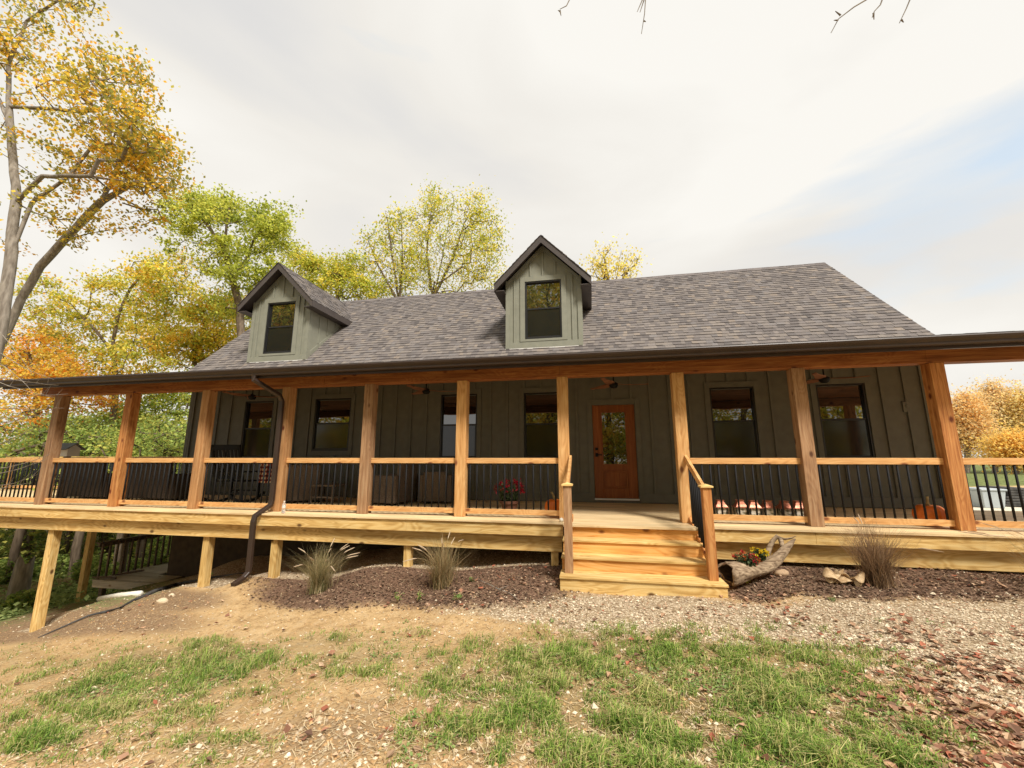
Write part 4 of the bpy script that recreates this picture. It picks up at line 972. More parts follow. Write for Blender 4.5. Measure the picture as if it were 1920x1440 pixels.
def pumpkin(loc, r, h, label, lean):
    t = thing('pumpkin', loc, label, 'pumpkin', 'pumpkins on the porch'); b = MB(); n, m_ = 48, 16
    for j in range(m_+1):
        th = math.pi*j/m_
        for i in range(n):
            a = 2*math.pi*i/n; rib = 1-0.10*abs(math.cos(a*5.5))**3 if True else 1
            rr = r*math.sin(th)**0.75*(1-0.09*(1-abs(math.sin(a*5)))**1.5); dz = h/2*math.cos(th)*(1-0.22*math.exp(-(math.sin(th)/0.35)**2))
            b.v.append((loc[0]+rr*math.cos(a), loc[1]+rr*math.sin(a), loc[2]+h*0.48+dz))
    for j in range(m_):
        for i in range(n): b.f.append((j*n+i, j*n+(i+1) % n, (j+1)*n+(i+1) % n, (j+1)*n+i)); b.c.append(None)
    b.build('flesh', M['pumpkin'], t, smooth=True)
    b = MB(); z = loc[2]+h*0.85; b.tube([(loc[0], loc[1], z), (loc[0]+lean*.1, loc[1], z+.05), (loc[0]+lean*.5, loc[1], z+.10), (loc[0]+lean, loc[1], z+.14)], [.035, .018, .014, .018], 7); b.build('stem', M['stem'], t, smooth=True)
pumpkin((-0.66, 7.10, 0), 0.17, 0.29, 'orange pumpkin beside the left post of the steps', -0.05)
pumpkin((4.72, 7.12, 0), 0.19, 0.31, 'ribbed red orange pumpkin behind the railing at the right corner post', 0.01)
def mum(loc, label, pot_r, pot_h, R_, Hh, cols, ncl, fsize, stems=True, parent_pot=True, name='potted_mum', cat='flowers', group=None, green=(0.10,0.14,0.06)):
    t = thing(name, loc, label, cat, group)
    if pot_h:
        b = MB(); b.lathe([(pot_r*.72, 0), (pot_r*.95, pot_h*.8), (pot_r*1.08, pot_h*.8), (pot_r*1.1, pot_h), (pot_r*.98, pot_h), (pot_r*.9, pot_h*.85)], loc, 20); b.build('pot', M['terracotta'], t, smooth=False)
    P = []
    for k in range(ncl):
        a = random.uniform(0, 6.28); q = math.sqrt(random.random()); th = q*1.35
        P.append((loc[0]+R_*math.sin(th)*math.cos(a), loc[1]+R_*math.sin(th)*math.sin(a), loc[2]+pot_h+Hh*(0.25+0.75*math.cos(th))*random.uniform(.85, 1)))
    P = np.array(P); per = 9; n = len(P)*per
    Q = np.repeat(P, per, 0)+rng.normal(0, fsize*.45, (n, 3)); q = leaf_quads(Q, np.full(n, fsize), rng.uniform(-1.2, 1.2, n), rng.uniform(0, 6.28, n))
    pal = np.array(cols); c = np.repeat(pal[rng.integers(0, len(pal), len(P))], per, 0)*rng.uniform(.7, 1.2, (n, 1))
    quads_obj('blossoms', q.reshape(-1, 4, 3), np.repeat(c, 2, 0), M['leaf'], t)
    n = ncl*22; a = rng.uniform(0, 6.28, n); rr = R_*np.sqrt(rng.uniform(0, 1, n)); zz = rng.uniform(0, 0.9, n)
    Q = np.stack([loc[0]+rr*np.cos(a)*(.5+.5*zz), loc[1]+rr*np.sin(a)*(.5+.5*zz), loc[2]+pot_h+Hh*zz*np.sqrt(np.clip(1-(rr/R_)**2*.7, .1, 1))], -1)
    q = leaf_quads(Q, rng.uniform(.02, .045, n), rng.uniform(-1, 1, n), rng.uniform(0, 6.28, n)); c = np.array(green)*rng.uniform(.5, 1.4, (n, 1))
    quads_obj('foliage', q.reshape(-1, 4, 3), np.repeat(c, 2, 0), M['leaf'], t)
mum((-1.44, 7.12, 0), 'dark red chrysanthemums in a brown pot behind the railing', 0.15, 0.23, 0.27, 0.38, [(0.42,0.015,0.035),(0.55,0.03,0.06),(0.30,0.01,0.025)], 60, 0.035)
def lantern(loc, label):
    t = thing('lantern', loc, label, 'lantern', 'copper roofed lanterns in a row'); x, y, z = loc
    b = MB(); b.box(x-.085, x+.085, y-.085, y+.085, z, z+.02); b.build('base', M['copper'], t)
    b = MB(); b.box(x-.068, x+.068, y-.068, y+.068, z+.02, z+.185); b.build('glass_body', M['mercury'], t, bevel=0.008)
    b = MB()
    for sx in (-1, 1):
        for sy in (-1, 1): b.box(x+sx*.074-.006, x+sx*.074+.006, y+sy*.074-.006, y+sy*.074+.006, z+.02, z+.187)
    b.build('corner_bars', M['black'], t)
    b = MB(); prof = [(.098, .187), (.085, .20), (.062, .235), (.045, .275), (.043, .285), (.052, .287), (.052, .298), (.03, .30)]
    for (r0, z0), (r1, z1) in zip(prof[:-1], prof[1:]):
        for k in range(4):
            a0, a1 = R(45+90*k), R(135+90*k); q = 1.414
            b.poly([(x+r0*q*math.cos(a0), y+r0*q*math.sin(a0), z+z0), (x+r0*q*math.cos(a1), y+r0*q*math.sin(a1), z+z0), (x+r1*q*math.cos(a1), y+r1*q*math.sin(a1), z+z1), (x+r1*q*math.cos(a0), y+r1*q*math.sin(a0), z+z1)])
    b.poly([(x-.098, y-.098, z+.188), (x-.098, y+.098, z+.188), (x+.098, y+.098, z+.188), (x+.098, y-.098, z+.188)]); b.poly([(x-.03, y-.03, z+.30), (x+.03, y-.03, z+.30), (x+.03, y+.03, z+.30), (x-.03, y+.03, z+.30)])
    b.build('copper_roof', M['copper'], t)
LN = ['first', 'second', 'third', 'fourth', 'fifth', 'sixth']
for k, x in enumerate((1351, 1390, 1413, 1442, 1471, 1500)):
    p = at(x, 952, 7.2); lantern((float(p[0]), 7.2+0.05*(k % 2), 0), LN[k]+' copper roofed lantern counted from the stair newel post')
def fan(loc, a0, label):
    t = thing('ceiling_fan', loc, label, 'ceiling fan', 'ceiling fans under the porch roof'); x, y, z = loc
    b = MB(); b.tube([(x, y, z+.02), (x, y, z+.42)], 0.013, 8); b.lathe([(.02, .36), (.06, .40), (.065, .46)], loc, 16); b.build('down_rod', M['black'], t)
    b = MB(); b.lathe([(.02, -.07), (.06, -.06), (.085, -.02), (.085, .03), (.03, .06)], loc, 20); b.build('motor', M['black'], t, smooth=True)
    for k in range(3):
        a = a0+k*2*math.pi/3; d = Vector((math.cos(a), math.sin(a), 0)); s = Vector((-math.sin(a), math.cos(a), 0)); b = MB(); vs = []
        for i in range(9):
            u = i/8; r = .07+u*.62; w = .035+.045*math.sin(math.pi*min(1, u*1.15+.1))*(1-u*.45); c = Vector(loc)+d*r+Vector((0, 0, .005+.06*(u-.5)**2))
            for e in (-1, 1):
                for h in (-.005, .005): vs.append(c+s*e*w+Vector((0, 0, e*w*.22+h)))
        fs = []
        for i in range(8):
            q = i*4; r_ = q+4; fs += [(q, q+2, r_+2, r_), (q+1, r_+1, r_+3, q+3), (q, r_, r_+1, q+1), (q+2, q+3, r_+3, r_+2)]
        fs += [(0, 1, 3, 2), (32, 34, 35, 33)]; b.raw(vs, fs); b.build('blade', M['fanwood'], t, smooth=False)
fan((0.46, 8.3, 2.40), R(10), 'ceiling fan hanging above the front door')
fan((4.3, 8.45, 2.40), R(-8), 'ceiling fan hanging by the rightmost window')
fan((-3.55, 8.3, 2.40), R(20), 'ceiling fan in the middle of the porch ceiling')
fan((-8.0, 8.3, 2.40), R(140), 'ceiling fan above the black rocking chair')
def bottle():
    t = thing('water_bottle', (-5.33, 6.47, 0), 'clear plastic water bottle standing on the deck edge', 'bottle')
    b = MB(); b.lathe([(.028, 0), (.031, .01), (.031, .06), (.028, .075), (.031, .09), (.031, .14), (.022, .165), (.013, .185), (.013, .195)], (-5.33, 6.47, 0.001), 16); b.build('body', M['clear'], t, smooth=True)
    b = MB(); b.lathe([(.015, .195), (.015, .21), (.013, .212)], (-5.33, 6.47, 0), 12); b.build('cap', M['whitepaint'], t)
    b = MB(); b.lathe([(.0315, .095), (.0315, .135)], (-5.33, 6.47, 0), 16); b.build('paper_label', M['whitepaint'], t)
bottle()
b = MB(); b.lathe([(.005, 0), (.025, .005), (.033, .025), (.026, .05), (.006, .06)], (-0.50, 6.45, 0.001), 12); tag(b.build('white_ball', M['pvc'], None, smooth=True), 'small white ball on the deck corner left of the stairs', 'ball')
def birdhouse():
    x, y = -12.02, 7.45; t = thing('birdhouse', (x, y, 0), 'small white birdhouse with grey gabled roof on a dark post', 'birdhouse')
    w, d = 0.17, 0.12
    b = MB(); b.box(x-w, x+w, y-d, y+d, 0.99, 1.17)
    b.prism([(y-d, 1.171), (y+d, 1.171), (y, 1.27)], 0, x-w+0.001, x+w-0.001); b.build('body', M['whitepaint'], t)
    b = MB()
    for s in (-1, 1): b.prism([(y, 1.30), (y+s*(d+.07), 1.15), (y+s*(d+.07), 1.135), (y, 1.275)], 0, x-w-.06, x+w+.06)
    b.build('roof', M['greyroof'], t)
    b = MB(); b.box(x-.045, x+.045, y-.045, y+.045, 0, 0.989); b.build('post', M['greydark'], t)
birdhouse()

# ================================================================== LOWER DECK, PIPES, PLANTS
def lower_deck():
    x0, x1, y0, y1, z = -12.35, -10.45, 8.62, 13.5, -2.03
    t = thing('lower_deck', (x0, y0, z), 'weathered grey wooden deck with dark railing down the slope under the porch', 'deck')
    b = MB(); y = y0
    while y < y1: b.box(x0, x1 if y < 9.2 else -11.2, y, y+.134, z-.03, z+random.uniform(-.002, .001)); y += .14
    b.build('deck_boards', M['greydeck'], t, bevel=0.003)
    b = MB(); b.box(x0, x1, y0+.02, y0+.06, z-.18, z-.031); b.box(x0, x0+.04, y0+.061, y1, z-.18, z-.031)
    for x in (-11.9, -11.45, -11.0): b.box(x, x+.04, y0+.061, y0+1.6, z-.17, z-.032)
    b.build('rim', M['greydeck'], t)
    for x, y in ((-12.15, 8.75), (-11.35, 8.75), (-12.15, 10.5), (-11.3, 11)):
        b = MB(); b.box(x-.05, x+.05, y-.05, y+.05, gz(x, y)-.3, z-.03); b.build('leg', M['greydark'], t)
    b = MB(); b.box(x0-.02, x0+.10, y0-.02, y1, z+.84, z+.88); b.build('hand_rail', M['greydark'], t, bevel=0.004)
    b = MB(); b.box(x0+.02, x0+.06, y0, y1, z+.76, z+.839); b.build('upper_rail', M['greydark'], t)
    y = y0+.05; k = 0
    while y < y1:
        b = MB(); b.box(x0+.06, x0+.10, y, y+.04, z-.05 if k else z-.15, z+.84); b.build('baluster', M['greydark'], t); y += .17; k += 1
lower_deck()
for pts, lb in (([(-12.4,8.66,-1.99),(-12.0,8.74,-1.985),(-11.75,8.72,-1.99)], 'dark board end lying at the near corner of the lower deck'), ([(-12.1,8.95,-1.99),(-11.85,9.15,-1.97),(-11.6,9.25,-1.93)], 'dark offcut resting on the lower deck by its railing')):
    b = MB(); b.tube(pts, [.02, .03, .022], 6); tag(b.build('offcut', M['greydark'], None), lb, 'offcut')
b = MB(); p0, p1 = ground_at(186, 1128), ground_at(262, 1118); b.tube([p0+np.array([0,0,.06]), (p0+p1)/2+np.array([0,0,.07]), p1+np.array([0,0,.05])], .05, 14); tag(b.build('drain_pipe', M['pvc'], None, smooth=True), 'white plastic pipe lying on the bank by the lower deck', 'pipe')
def edging():
    b = MB(); pts = [ground_at(x, y)+np.array([0,0,.03]) for x, y in ((70,1200),(120,1178),(165,1158),(200,1150),(225,1143),(250,1130),(290,1112),(330,1098),(400,1085),(470,1075))]
    b.tube(pts, [.006,.012,.014,.022,.014,.035,.045,.03,.02,.01], 7)
    tag(b.build('landscape_fabric', M['blackfab'], None), 'torn black landscape fabric edge running along the dirt bank', 'fabric')
edging()
def grass_clump(px, py, h, spread, label, pal, n=330, heads=10, upright=0.5, seed=1, base=None):
    r = np.random.default_rng(seed); P = ground_at(px, py) if base is None else np.array(base)
    t = thing('fountain_grass', tuple(P), label, 'ornamental grass', 'ornamental grass clumps along the porch')
    Q = []; C = []; spread = spread*1.9
    for k in range(n):
        a = r.uniform(0, 6.28); ln = h*r.uniform(.45, 1.1); lean = spread*r.uniform(.05, 1)**1.1; b0 = P+np.array([r.normal(0, .05), r.normal(0, .05), -.01]); d = np.array([math.cos(a), math.sin(a), 0]); s = np.array([-d[1], d[0], 0])*r.uniform(.0020, .0040)
        droop = r.uniform(.15, .95)*lean; kink = r.normal(0, .07, 2); pts = []
        for i in range(7):
            u = i/6; pts.append(b0+d*(lean*ln*(u**1.5))+np.array([kink[0]*ln*math.sin(4*u+k), kink[1]*ln*math.sin(3*u+k), ln*(u-upright*droop*u**2.6)]))
        c = np.array(pal[r.integers(len(pal))])*r.uniform(.7, 1.2)
        for i in range(6):
            w0, w1 = 1-i/6.5, 1-(i+1)/6.5; Q.append([pts[i]-s*w0, pts[i]+s*w0, pts[i+1]+s*w1, pts[i+1]-s*w1]); C.append(c)
    quads_obj('blades', np.array(Q), np.array(C), M['grassblade'], t)
    for k in range(heads):
        a = r.uniform(0, 6.28); ln = h*r.uniform(1.0, 1.25); lean = spread*r.uniform(.25, .95); d = np.array([math.cos(a), math.sin(a), 0]); pts = []
        for i in range(9):
            u = i/8; pts.append(P+d*(lean*ln*u**1.6)+np.array([0, 0, ln*(u-.48*lean*u**2.8)]))
        b = MB(); b.tube(pts, [.0018]*9, 3, caps=False, col=(0.50,0.38,0.20))
        b.tube([pts[6]*.4+pts[7]*.6, pts[7], pts[8], pts[8]+(pts[8]-pts[7])*.5], [.003, .0075, .0065, .002], 6, col=(0.66,0.52,0.36)); b.build('seed_stalk', M['grassblade'], t, fix=False)
gp = [(0.27,0.24,0.10),(0.44,0.36,0.18),(0.17,0.17,0.07),(0.56,0.46,0.27),(0.36,0.28,0.14)]
bp_ = [(0.42,0.29,0.14),(0.28,0.19,0.09),(0.56,0.42,0.23),(0.22,0.20,0.09)]
rp_ = [(0.34,0.22,0.12),(0.24,0.15,0.09),(0.46,0.31,0.18),(0.18,0.12,0.07)]
grass_clump(598, 1108, .64, .55, 'green grey grass clump with pale seed heads, nearest the downspout', gp, 760, 12, .5, 3)
grass_clump(828, 1100, .68, .55, 'straw brown grass clump left of the staircase', bp_, 720, 9, .5, 5)
grass_clump(1648, 1098, .80, .50, 'reddish brown bushy grass clump below the right railing', rp_, 1000, 3, .45, 8)
grass_clump(1990, 1105, .80, .85, 'dry tan grass clump at the right edge of the photo', bp_, 300, 10, .5, 11)
# log planter
def planter():
    A = np.array(ground_at(1378, 1092)); t = thing('log_planter', tuple(A), 'hollow driftwood log planter lying in the bed right of the stairs', 'planter')
    r_ = random.Random(12)
    ax_pts = [at(1364, 1076, 5.82), at(1385, 1072, 5.9), at(1405, 1069, 5.97), at(1425, 1066, 6.03), at(1442, 1060, 6.08), at(1456, 1050, 6.12), at(1467, 1037, 6.15), at(1476, 1026, 6.17), at(1484, 1017, 6.19), at(1491, 1010, 6.2)]
    rd = [.132, .120, .102, .090, .084, .070, .056, .040, .026, .008]
    n = 22; rings = []; P = [Vector(p) for p in ax_pts]
    # finer rings between the measured ones
    PP, RR = [], []
    for i in range(len(P)-1):
        for k in range(3): u = k/3; PP.append(P[i].lerp(P[i+1], u)); RR.append(rd[i]*(1-u)+rd[i+1]*u)
    PP.append(P[-1]); RR.append(rd[-1])
    for i, (p, r) in enumerate(zip(PP, RR)):
        d = (PP[min(i+1, len(PP)-1)]-PP[max(i-1, 0)]).normalized(); s = Vector((0, 0, 1)).cross(d).normalized(); up = d.cross(s)
        rings.append([p+(s*math.cos(a)+up*math.sin(a))*r*(1+.10*math.sin(2*a+i*.22)+.07*math.sin(5*a-i*.31)+.05*math.sin(9*a+i*.7)+r_.uniform(-.03, .03))+(d*(-.035*math.sin(a*2+1)-.015*math.sin(a*5)) if i == 0 else Vector((0, 0, 0))) for a in [2*math.pi*k/n for k in range(n)]])
    m_ = len(rings); ctr = sum(rings[0], Vector())/n; dd = (PP[3]-PP[0]).normalized()
    in0 = [ctr+(q-ctr)*.80 for q in rings[0]]; in1 = [ctr+dd*.34+(q-ctr)*.6 for q in rings[0]]
    vs = [q for r in rings for q in r]+in0; fs = [(i*n+k, i*n+(k+1) % n, (i+1)*n+(k+1) % n, (i+1)*n+k) for i in range(m_-1) for k in range(n)]
    o0 = m_*n; fs += [(k, o0+k, o0+(k+1) % n, (k+1) % n) for k in range(n)]+[tuple((m_-1)*n+k for k in range(n))]
    b = MB(); b.raw(vs, fs); b.build('log', M['drift'], t, smooth=True)
    b = MB(); b.raw(in0+in1, [(k, n+k, n+(k+1) % n, (k+1) % n) for k in range(n)]+[tuple(n+k for k in range(n))]); b.build('hollow', M['driftdark'], t, smooth=True)
    def T(px, py, Y): return at(px, py, Y)
    b = MB(); b.tube([T(1440, 1066, 6.22), T(1436, 1048, 6.27), T(1441, 1030, 6.3), T(1449, 1014, 6.31), T(1457, 1006, 6.31), T(1464, 1012, 6.3), T(1467, 1024, 6.24), T(1470, 1032, 6.18)], [.055, .045, .036, .028, .030, .034, .026, .02], 9); b.build('branch', M['drift'], t, smooth=True)
    b = MB(); b.tube([T(1459, 1008, 6.3), T(1472, 1011, 6.28), T(1484, 1009, 6.24), T(1493, 1005, 6.2)], [.022, .014, .011, .003], 7); b.build('branch', M['drift'], t, smooth=True)
    b = MB(); b.tube([T(1432, 1040, 6.27), T(1424, 1036, 6.25), T(1418, 1034, 6.24)], [.026, .018, .006], 7); b.build('branch', M['drift'], t, smooth=True)
planter()
m1 = at(1400, 1048, 5.98); m2 = at(1425, 1040, 6.05)
mum(tuple(m1-np.array([0,0,.08])), 'red orange mums growing out of the driftwood log', 0, 0, .16, .17, [(0.60,0.05,0.04),(0.62,0.16,0.04),(0.50,0.03,0.05)], 26, .028, name='mum_plant')
mum(tuple(m2-np.array([0,0,.06])), 'bright yellow mums at the rear of the driftwood log', 0, 0, .10, .15, [(0.85,0.66,0.03),(0.78,0.55,0.02)], 16, .028, name='mum_plant')
def weed(px, py, h, label, col, n=16, s=.06, seed=0, name='weed', group='small green weeds'):
    r = np.random.default_rng(seed); P = ground_at(px, py); t = thing(name, tuple(P), label, 'plant', group)
    b = MB(); Q = []; az = []; sz = []
    for k in range(4):
        a = r.uniform(0, 6.28); tip = P+np.array([math.cos(a)*h*.45, math.sin(a)*h*.45, h*r.uniform(.6, 1)]); b.tube([P, (P+tip)/2+np.array([0, 0, h*.1]), tip], [.004, .003, .002], 4)
        for i in range(n//4): u = r.uniform(.25, 1); Q.append(P*(1-u)+tip*u+r.normal(0, s*.35, 3)*np.array([1, 1, .4])); az.append(a+r.normal(0, .9)); sz.append(s*r.uniform(.6, 1.2))
    b.build('stalks', M['stem'], t)
    q = leaf_quads(np.array(Q), np.array(sz), r.uniform(-.3, .7, len(Q)), np.array(az)); c = np.array(col)*r.uniform(.7, 1.25, (len(Q), 1)); quads_obj('leaves', q.reshape(-1, 4, 3), np.repeat(c, 2, 0), M['leaf'], t)
weed(1402, 1097, .20, 'lime green leafy plant in front of the driftwood log', (0.62,0.66,0.06), 34, .07, 1, 'lime_plant', None)
weed(745, 1128, .12, 'small weed at the lower edge of the left mulch bed', (0.25,0.36,0.10), 20, .04, 2)
weed(782, 1126, .12, 'small weed right beside the leftmost one in the mulch edge', (0.27,0.40,0.10), 20, .04, 3)
weed(858, 1130, .10, 'low weed patch at the bed edge below the straw brown grass', (0.22,0.34,0.09), 26, .04, 4)
weed(887, 1092, .08, 'little green weed beside the fallen stick', (0.20,0.34,0.10), 14, .045, 5)
weed(386, 1092, .16, 'seedling at the foot of a deck support post', (0.26,0.42,0.12), 20, .05, 6)
weed(1560, 1128, .05, 'flat green weed on gravel at the right bed', (0.26,0.30,0.12), 20, .04, 7)
b = MB(); sp = [ground_at(x, y)+np.array([0, 0, .02]) for x, y in ((892,1088),(915,1098),(935,1108),(955,1115),(972,1128))]; b.tube(sp, [.006,.008,.008,.006,.003], 6); b.tube([sp[2], sp[2]+np.array([.12,.05,.04])], [.005,.002], 5); tag(b.build('fallen_stick', M['bark_grey'], None), 'thin brown stick lying across the left mulch bed', 'stick')
def fungus():
    P = ground_at(1585, 1095); t = thing('bracket_fungus', tuple(P), 'cluster of dried tan shelf mushrooms in the right mulch bed', 'mushroom'); r = np.random.default_rng(4)
    for k in range(16):
        c = P+np.array([r.uniform(-.19, .19), r.uniform(-.10, .10), .02+r.uniform(0, .09)]); R0 = r.uniform(.035, .085); nx = r.uniform(-.5, .5); ny = r.uniform(-.9, -.1); b = MB(); n = 16
        top = [c+np.array([R0*math.cos(a)*(1+.12*math.sin(3*a+k)), R0*math.sin(a)*.8, nx*R0*math.cos(a)+.03*math.sin(2*a+k)-ny*R0*math.sin(a)*.6]) for a in [2*math.pi*i/n for i in range(n)]]
        cc = c+np.array([0, 0, .018]); vs = top+[q-np.array([0, 0, .012]) for q in top]+[cc, c-np.array([0, 0, .02])]
        fs = [(i, (i+1) % n, 2*n) for i in range(n)]+[(n+(i+1) % n, n+i, 2*n+1) for i in range(n)]+[(i, n+i, n+(i+1) % n, (i+1) % n) for i in range(n)]
        b.raw(vs, fs); b.build('cap', M['fungus'], t, smooth=True)
fungus()
def stone(px, py, r, label, col=None, seed=0, Y=None, m=None):
    rr = np.random.default_rng(seed); P = ground_at(px, py); b = MB(); n, k = 12, 7
    for j in range(k+1):
        th = math.pi*j/k
        for i in range(n): a = 2*math.pi*i/n; q = r*(1+.16*math.sin(a*2+seed)+.1*math.sin(3*th+a)); b.v.append((P[0]+q*math.sin(th)*math.cos(a), P[1]+q*.8*math.sin(th)*math.sin(a), P[2]+r*.2+q*.55*math.cos(th)))
    for j in range(k):
        for i in range(n): b.f.append((j*n+i, j*n+(i+1) % n, (j+1)*n+(i+1) % n, (j+1)*n+i)); b.c.append(col or (.55,.42,.28))
    tag(b.build('rock', M['stone'], None, smooth=True), label, 'rock')
stone(1466, 1078, .085, 'rounded tan stone at the end of the driftwood log', (0.42,0.29,0.18), 1)
stone(305, 1130, .09, 'pale rock half buried in the bank, larger of two', (0.62,0.50,0.34), 2)
stone(322, 1118, .06, 'pale rock half buried in the bank, smaller of two', (0.66,0.54,0.38), 3)
stone(541, 1416, .016, 'small white pebble on bare dirt at the bottom', (0.85,0.82,0.76), 4)
# drive: tote and stacked boards
def drive_things():
    p = at(1843, 925, 15.2); x, y = float(p[0]), 15.2; z = gz(x, y)
    t = thing('storage_tote', (x, y, z), 'pale grey plastic storage bin on the gravel drive', 'storage bin'); b = MB()
    b.raw([(x-.25,y-.3,z),(x+.25,y-.3,z),(x+.25,y+.3,z),(x-.25,y+.3,z),(x-.30,y-.36,z+.5),(x+.30,y-.36,z+.5),(x+.30,y+.36,z+.5),(x-.30,y+.36,z+.5)], [(0,3,2,1),(0,1,5,4),(1,2,6,5),(2,3,7,6),(3,0,4,7),(4,5,6,7)]); b.build('body', M['tote'], t, bevel=.02)
    b = MB(); b.box(x-.33, x+.33, y-.39, y+.39, z+.501, z+.56); b.build('lid', M['tote'], t, bevel=.02)
    p = at(1886, 925, 16); x, y = float(p[0]), 16; z = gz(x, y)
    t = thing('tarp_pile', (x, y, z), 'black stack of folded boards on the gravel drive', 'stack'); rr = random.Random(3)
    b = MB()
    for k in range(7): b.obox((x+rr.uniform(-.08, .08), y, z+.06+k*.08), (.50-.03*k, .5, .035), Matrix.Rotation(rr.uniform(-.06, .06), 3, 'Z')@Matrix.Rotation(rr.uniform(-.03, .03), 3, 'Y'))
    b.build('boards', M['blackfab'], t, bevel=.015)
drive_things()

# ================================================================== TREES
def grow_tree(name, label, cat, trunks, blobs, pal, nclus, nleaf, lsize, group=None, bark='bark', r0=.2, sigma=.45, twig=.012, seed=1, flat=.7, minr=.010, seglen=.5, bare=0.0):
    """trunks: list of polylines (first = trunk from the ground), blobs: (center, radius3, weight)"""
    r = np.random.default_rng(seed); nodes = []; par = []
    for tr in trunks:
        prev = None
        for i, p in enumerate(tr):
            p = np.array(p, float)
            if i == 0 and nodes:
                d = np.linalg.norm(np.array(nodes)-p, axis=1); prev = int(d.argmin()); 
                if d[prev] < .01: continue
            if prev is None: nodes.append(p); par.append(-1); prev = 0; continue
            q = nodes[prev]; L_ = np.linalg.norm(p-q); m_ = max(1, int(L_/seglen))
            for j in range(1, m_+1):
                nodes.append(q+(p-q)*j/m_+(r.normal(0, min(L_, 3)*.006, 3) if j < m_ else 0)); par.append(prev); prev = len(nodes)-1
    ntr = len(nodes); wts = np.array([b[2] for b in blobs], float); wts /= wts.sum(); T = []
    for k in range(nclus):
        c, rad, _ = blobs[r.choice(len(blobs), p=wts)]; v = r.normal(0, 1, 3); v /= np.linalg.norm(v); T.append(np.array(c)+v*np.array(rad)*r.uniform(.25, 1)**.5)
    T = np.array(T); N0 = np.array(nodes)
    dist = np.array([np.linalg.norm(N0-t, axis=1).min() for t in T]); T = T[np.argsort(dist)]
    buf = np.zeros((len(nodes)+nclus*12, 3)); buf[:len(nodes)] = N0; cnt = len(nodes); tips = []
    for t in T:
        d = np.linalg.norm(buf[:cnt]-t, axis=1)+np.maximum(0, buf[:cnt, 2]-t[2])*.8; d[0:1] += 3; i = int(d.argmin()); a = buf[i].copy(); L_ = np.linalg.norm(t-a)
        m_ = min(8, max(1, int(L_/seglen))); side = r.normal(0, .10*L_, 3); prev = i
        for j in range(1, m_+1):
            u = j/m_; buf[cnt] = a+(t-a)*u+side*math.sin(math.pi*u)+np.array([0, 0, .10*L_*math.sin(math.pi*u)]); par.append(prev); prev = cnt; cnt += 1
        tips.append(prev)
    P = buf[:cnt]; cntd = np.zeros(cnt)
    for i in tips: cntd[i] += 1
    for i in range(cnt-1, 0, -1):
        if par[i] >= 0: cntd[par[i]] += cntd[i]
    cntd = np.maximum(cntd, 1); rad = twig*cntd**.55; rad = rad*1.0; sc = r0/max(rad[0], 1e-6); rad = minr+(rad-twig)*sc; rad = np.maximum(rad, minr)
    base = trunks[0][0]; t = thing(name, tuple(float(q) for q in base), label, cat, group)
    b = MB()
    fr = {}
    def seg(i, j, n):
        A, B = Vector(P[i]), Vector(P[j]); d = B-A
        if d.length < 1e-5: return
        d.normalize(); s = d.orthogonal().normalized(); u = d.cross(s); ra, rb = min(rad[i], rad[j]*1.25) if i >= 0 else rad[j], rad[j]; base_ = len(b.v)
        for p, q in ((A-d*ra*.3, ra), (B+d*rb*.3, rb)):
            for k in range(n): a_ = 2*math.pi*k/n; b.v.append(tuple(p+(s*math.cos(a_)+u*math.sin(a_))*q))
        for k in range(n): b.f.append((base_+k, base_+(k+1) % n, base_+n+(k+1) % n, base_+n+k)); b.c.append(None)
    for j in range(1, cnt):
        i = par[j]
        if i < 0: continue
        seg(i, j, 10 if rad[j] > .09 else (6 if rad[j] > .03 else 3))
    b.build('trunk', M[bark], t, smooth=True, fix=False)
    # leaves
    tp = P[[i for i in tips]]
    if bare: tp = tp[r.uniform(0, 1, len(tp)) > bare]
    n = len(tp)*nleaf; C = np.repeat(tp, nleaf, 0)+r.normal(0, 1, (n, 3))*np.array([sigma, sigma, sigma*flat])*np.repeat(r.uniform(.45, 1.5, (len(tp), 1)), nleaf, 0); az = r.uniform(0, 6.28, n); ti = r.uniform(-1.3, 1.0, n)
    sz = lsize*r.uniform(.6, 1.25, n)
    d = np.stack([np.cos(az)*np.cos(ti), np.sin(az)*np.cos(ti), np.sin(ti)], -1); s = np.stack([-np.sin(az), np.cos(az), r.normal(0, .5, n)], -1); s /= np.linalg.norm(s, axis=1)[:, None]
    Q = np.stack([C-d*sz[:, None]*.5, C+s*sz[:, None]*.36, C+d*sz[:, None]*.5, C-s*sz[:, None]*.36], 1)
    pal = np.clip(np.array(pal)*1.55, 0, .9); pw = r.integers(0, len(pal), len(tp)); c = pal[np.where(r.uniform(0, 1, n) < .6, np.repeat(pw, nleaf), r.integers(0, len(pal), n))]*r.uniform(.7, 1.3, (n, 1))
    quads_obj('crown', Q, c, M['leaf'], t)
    return t
def pb(lst, Y, depth=1.0):
    """crown lumps read off the photo, placed at depth Y with real radii"""
    out = []
    for (px, py, rx, ry, w) in lst:
        c = at(px, py, Y); a = at(px+rx, py, Y); q = at(px, py-ry, Y); R1 = abs(np.linalg.norm(a-c)); R2 = np.linalg.norm(q-c)
        rx_ = abs(a[0]-c[0]); out.append((c+np.array([0, random.uniform(-.6, .6)*depth, 0]), (rx_, min(rx_, R2)*.9*depth, R2), w))
    return out
def pl(lst, Y, dy=0): return [at(x, y, Y+dy*i) for i, (x, y) in enumerate(lst)]
def gbase(px, Y, lower=True):
    p = at(px, 900, Y); return np.array([p[0], Y, gz(p[0], Y)-.1])
OR = [(0.60,0.33,0.04),(0.52,0.37,0.05),(0.36,0.32,0.06),(0.62,0.42,0.06),(0.20,0.20,0.05),(0.28,0.25,0.06)]
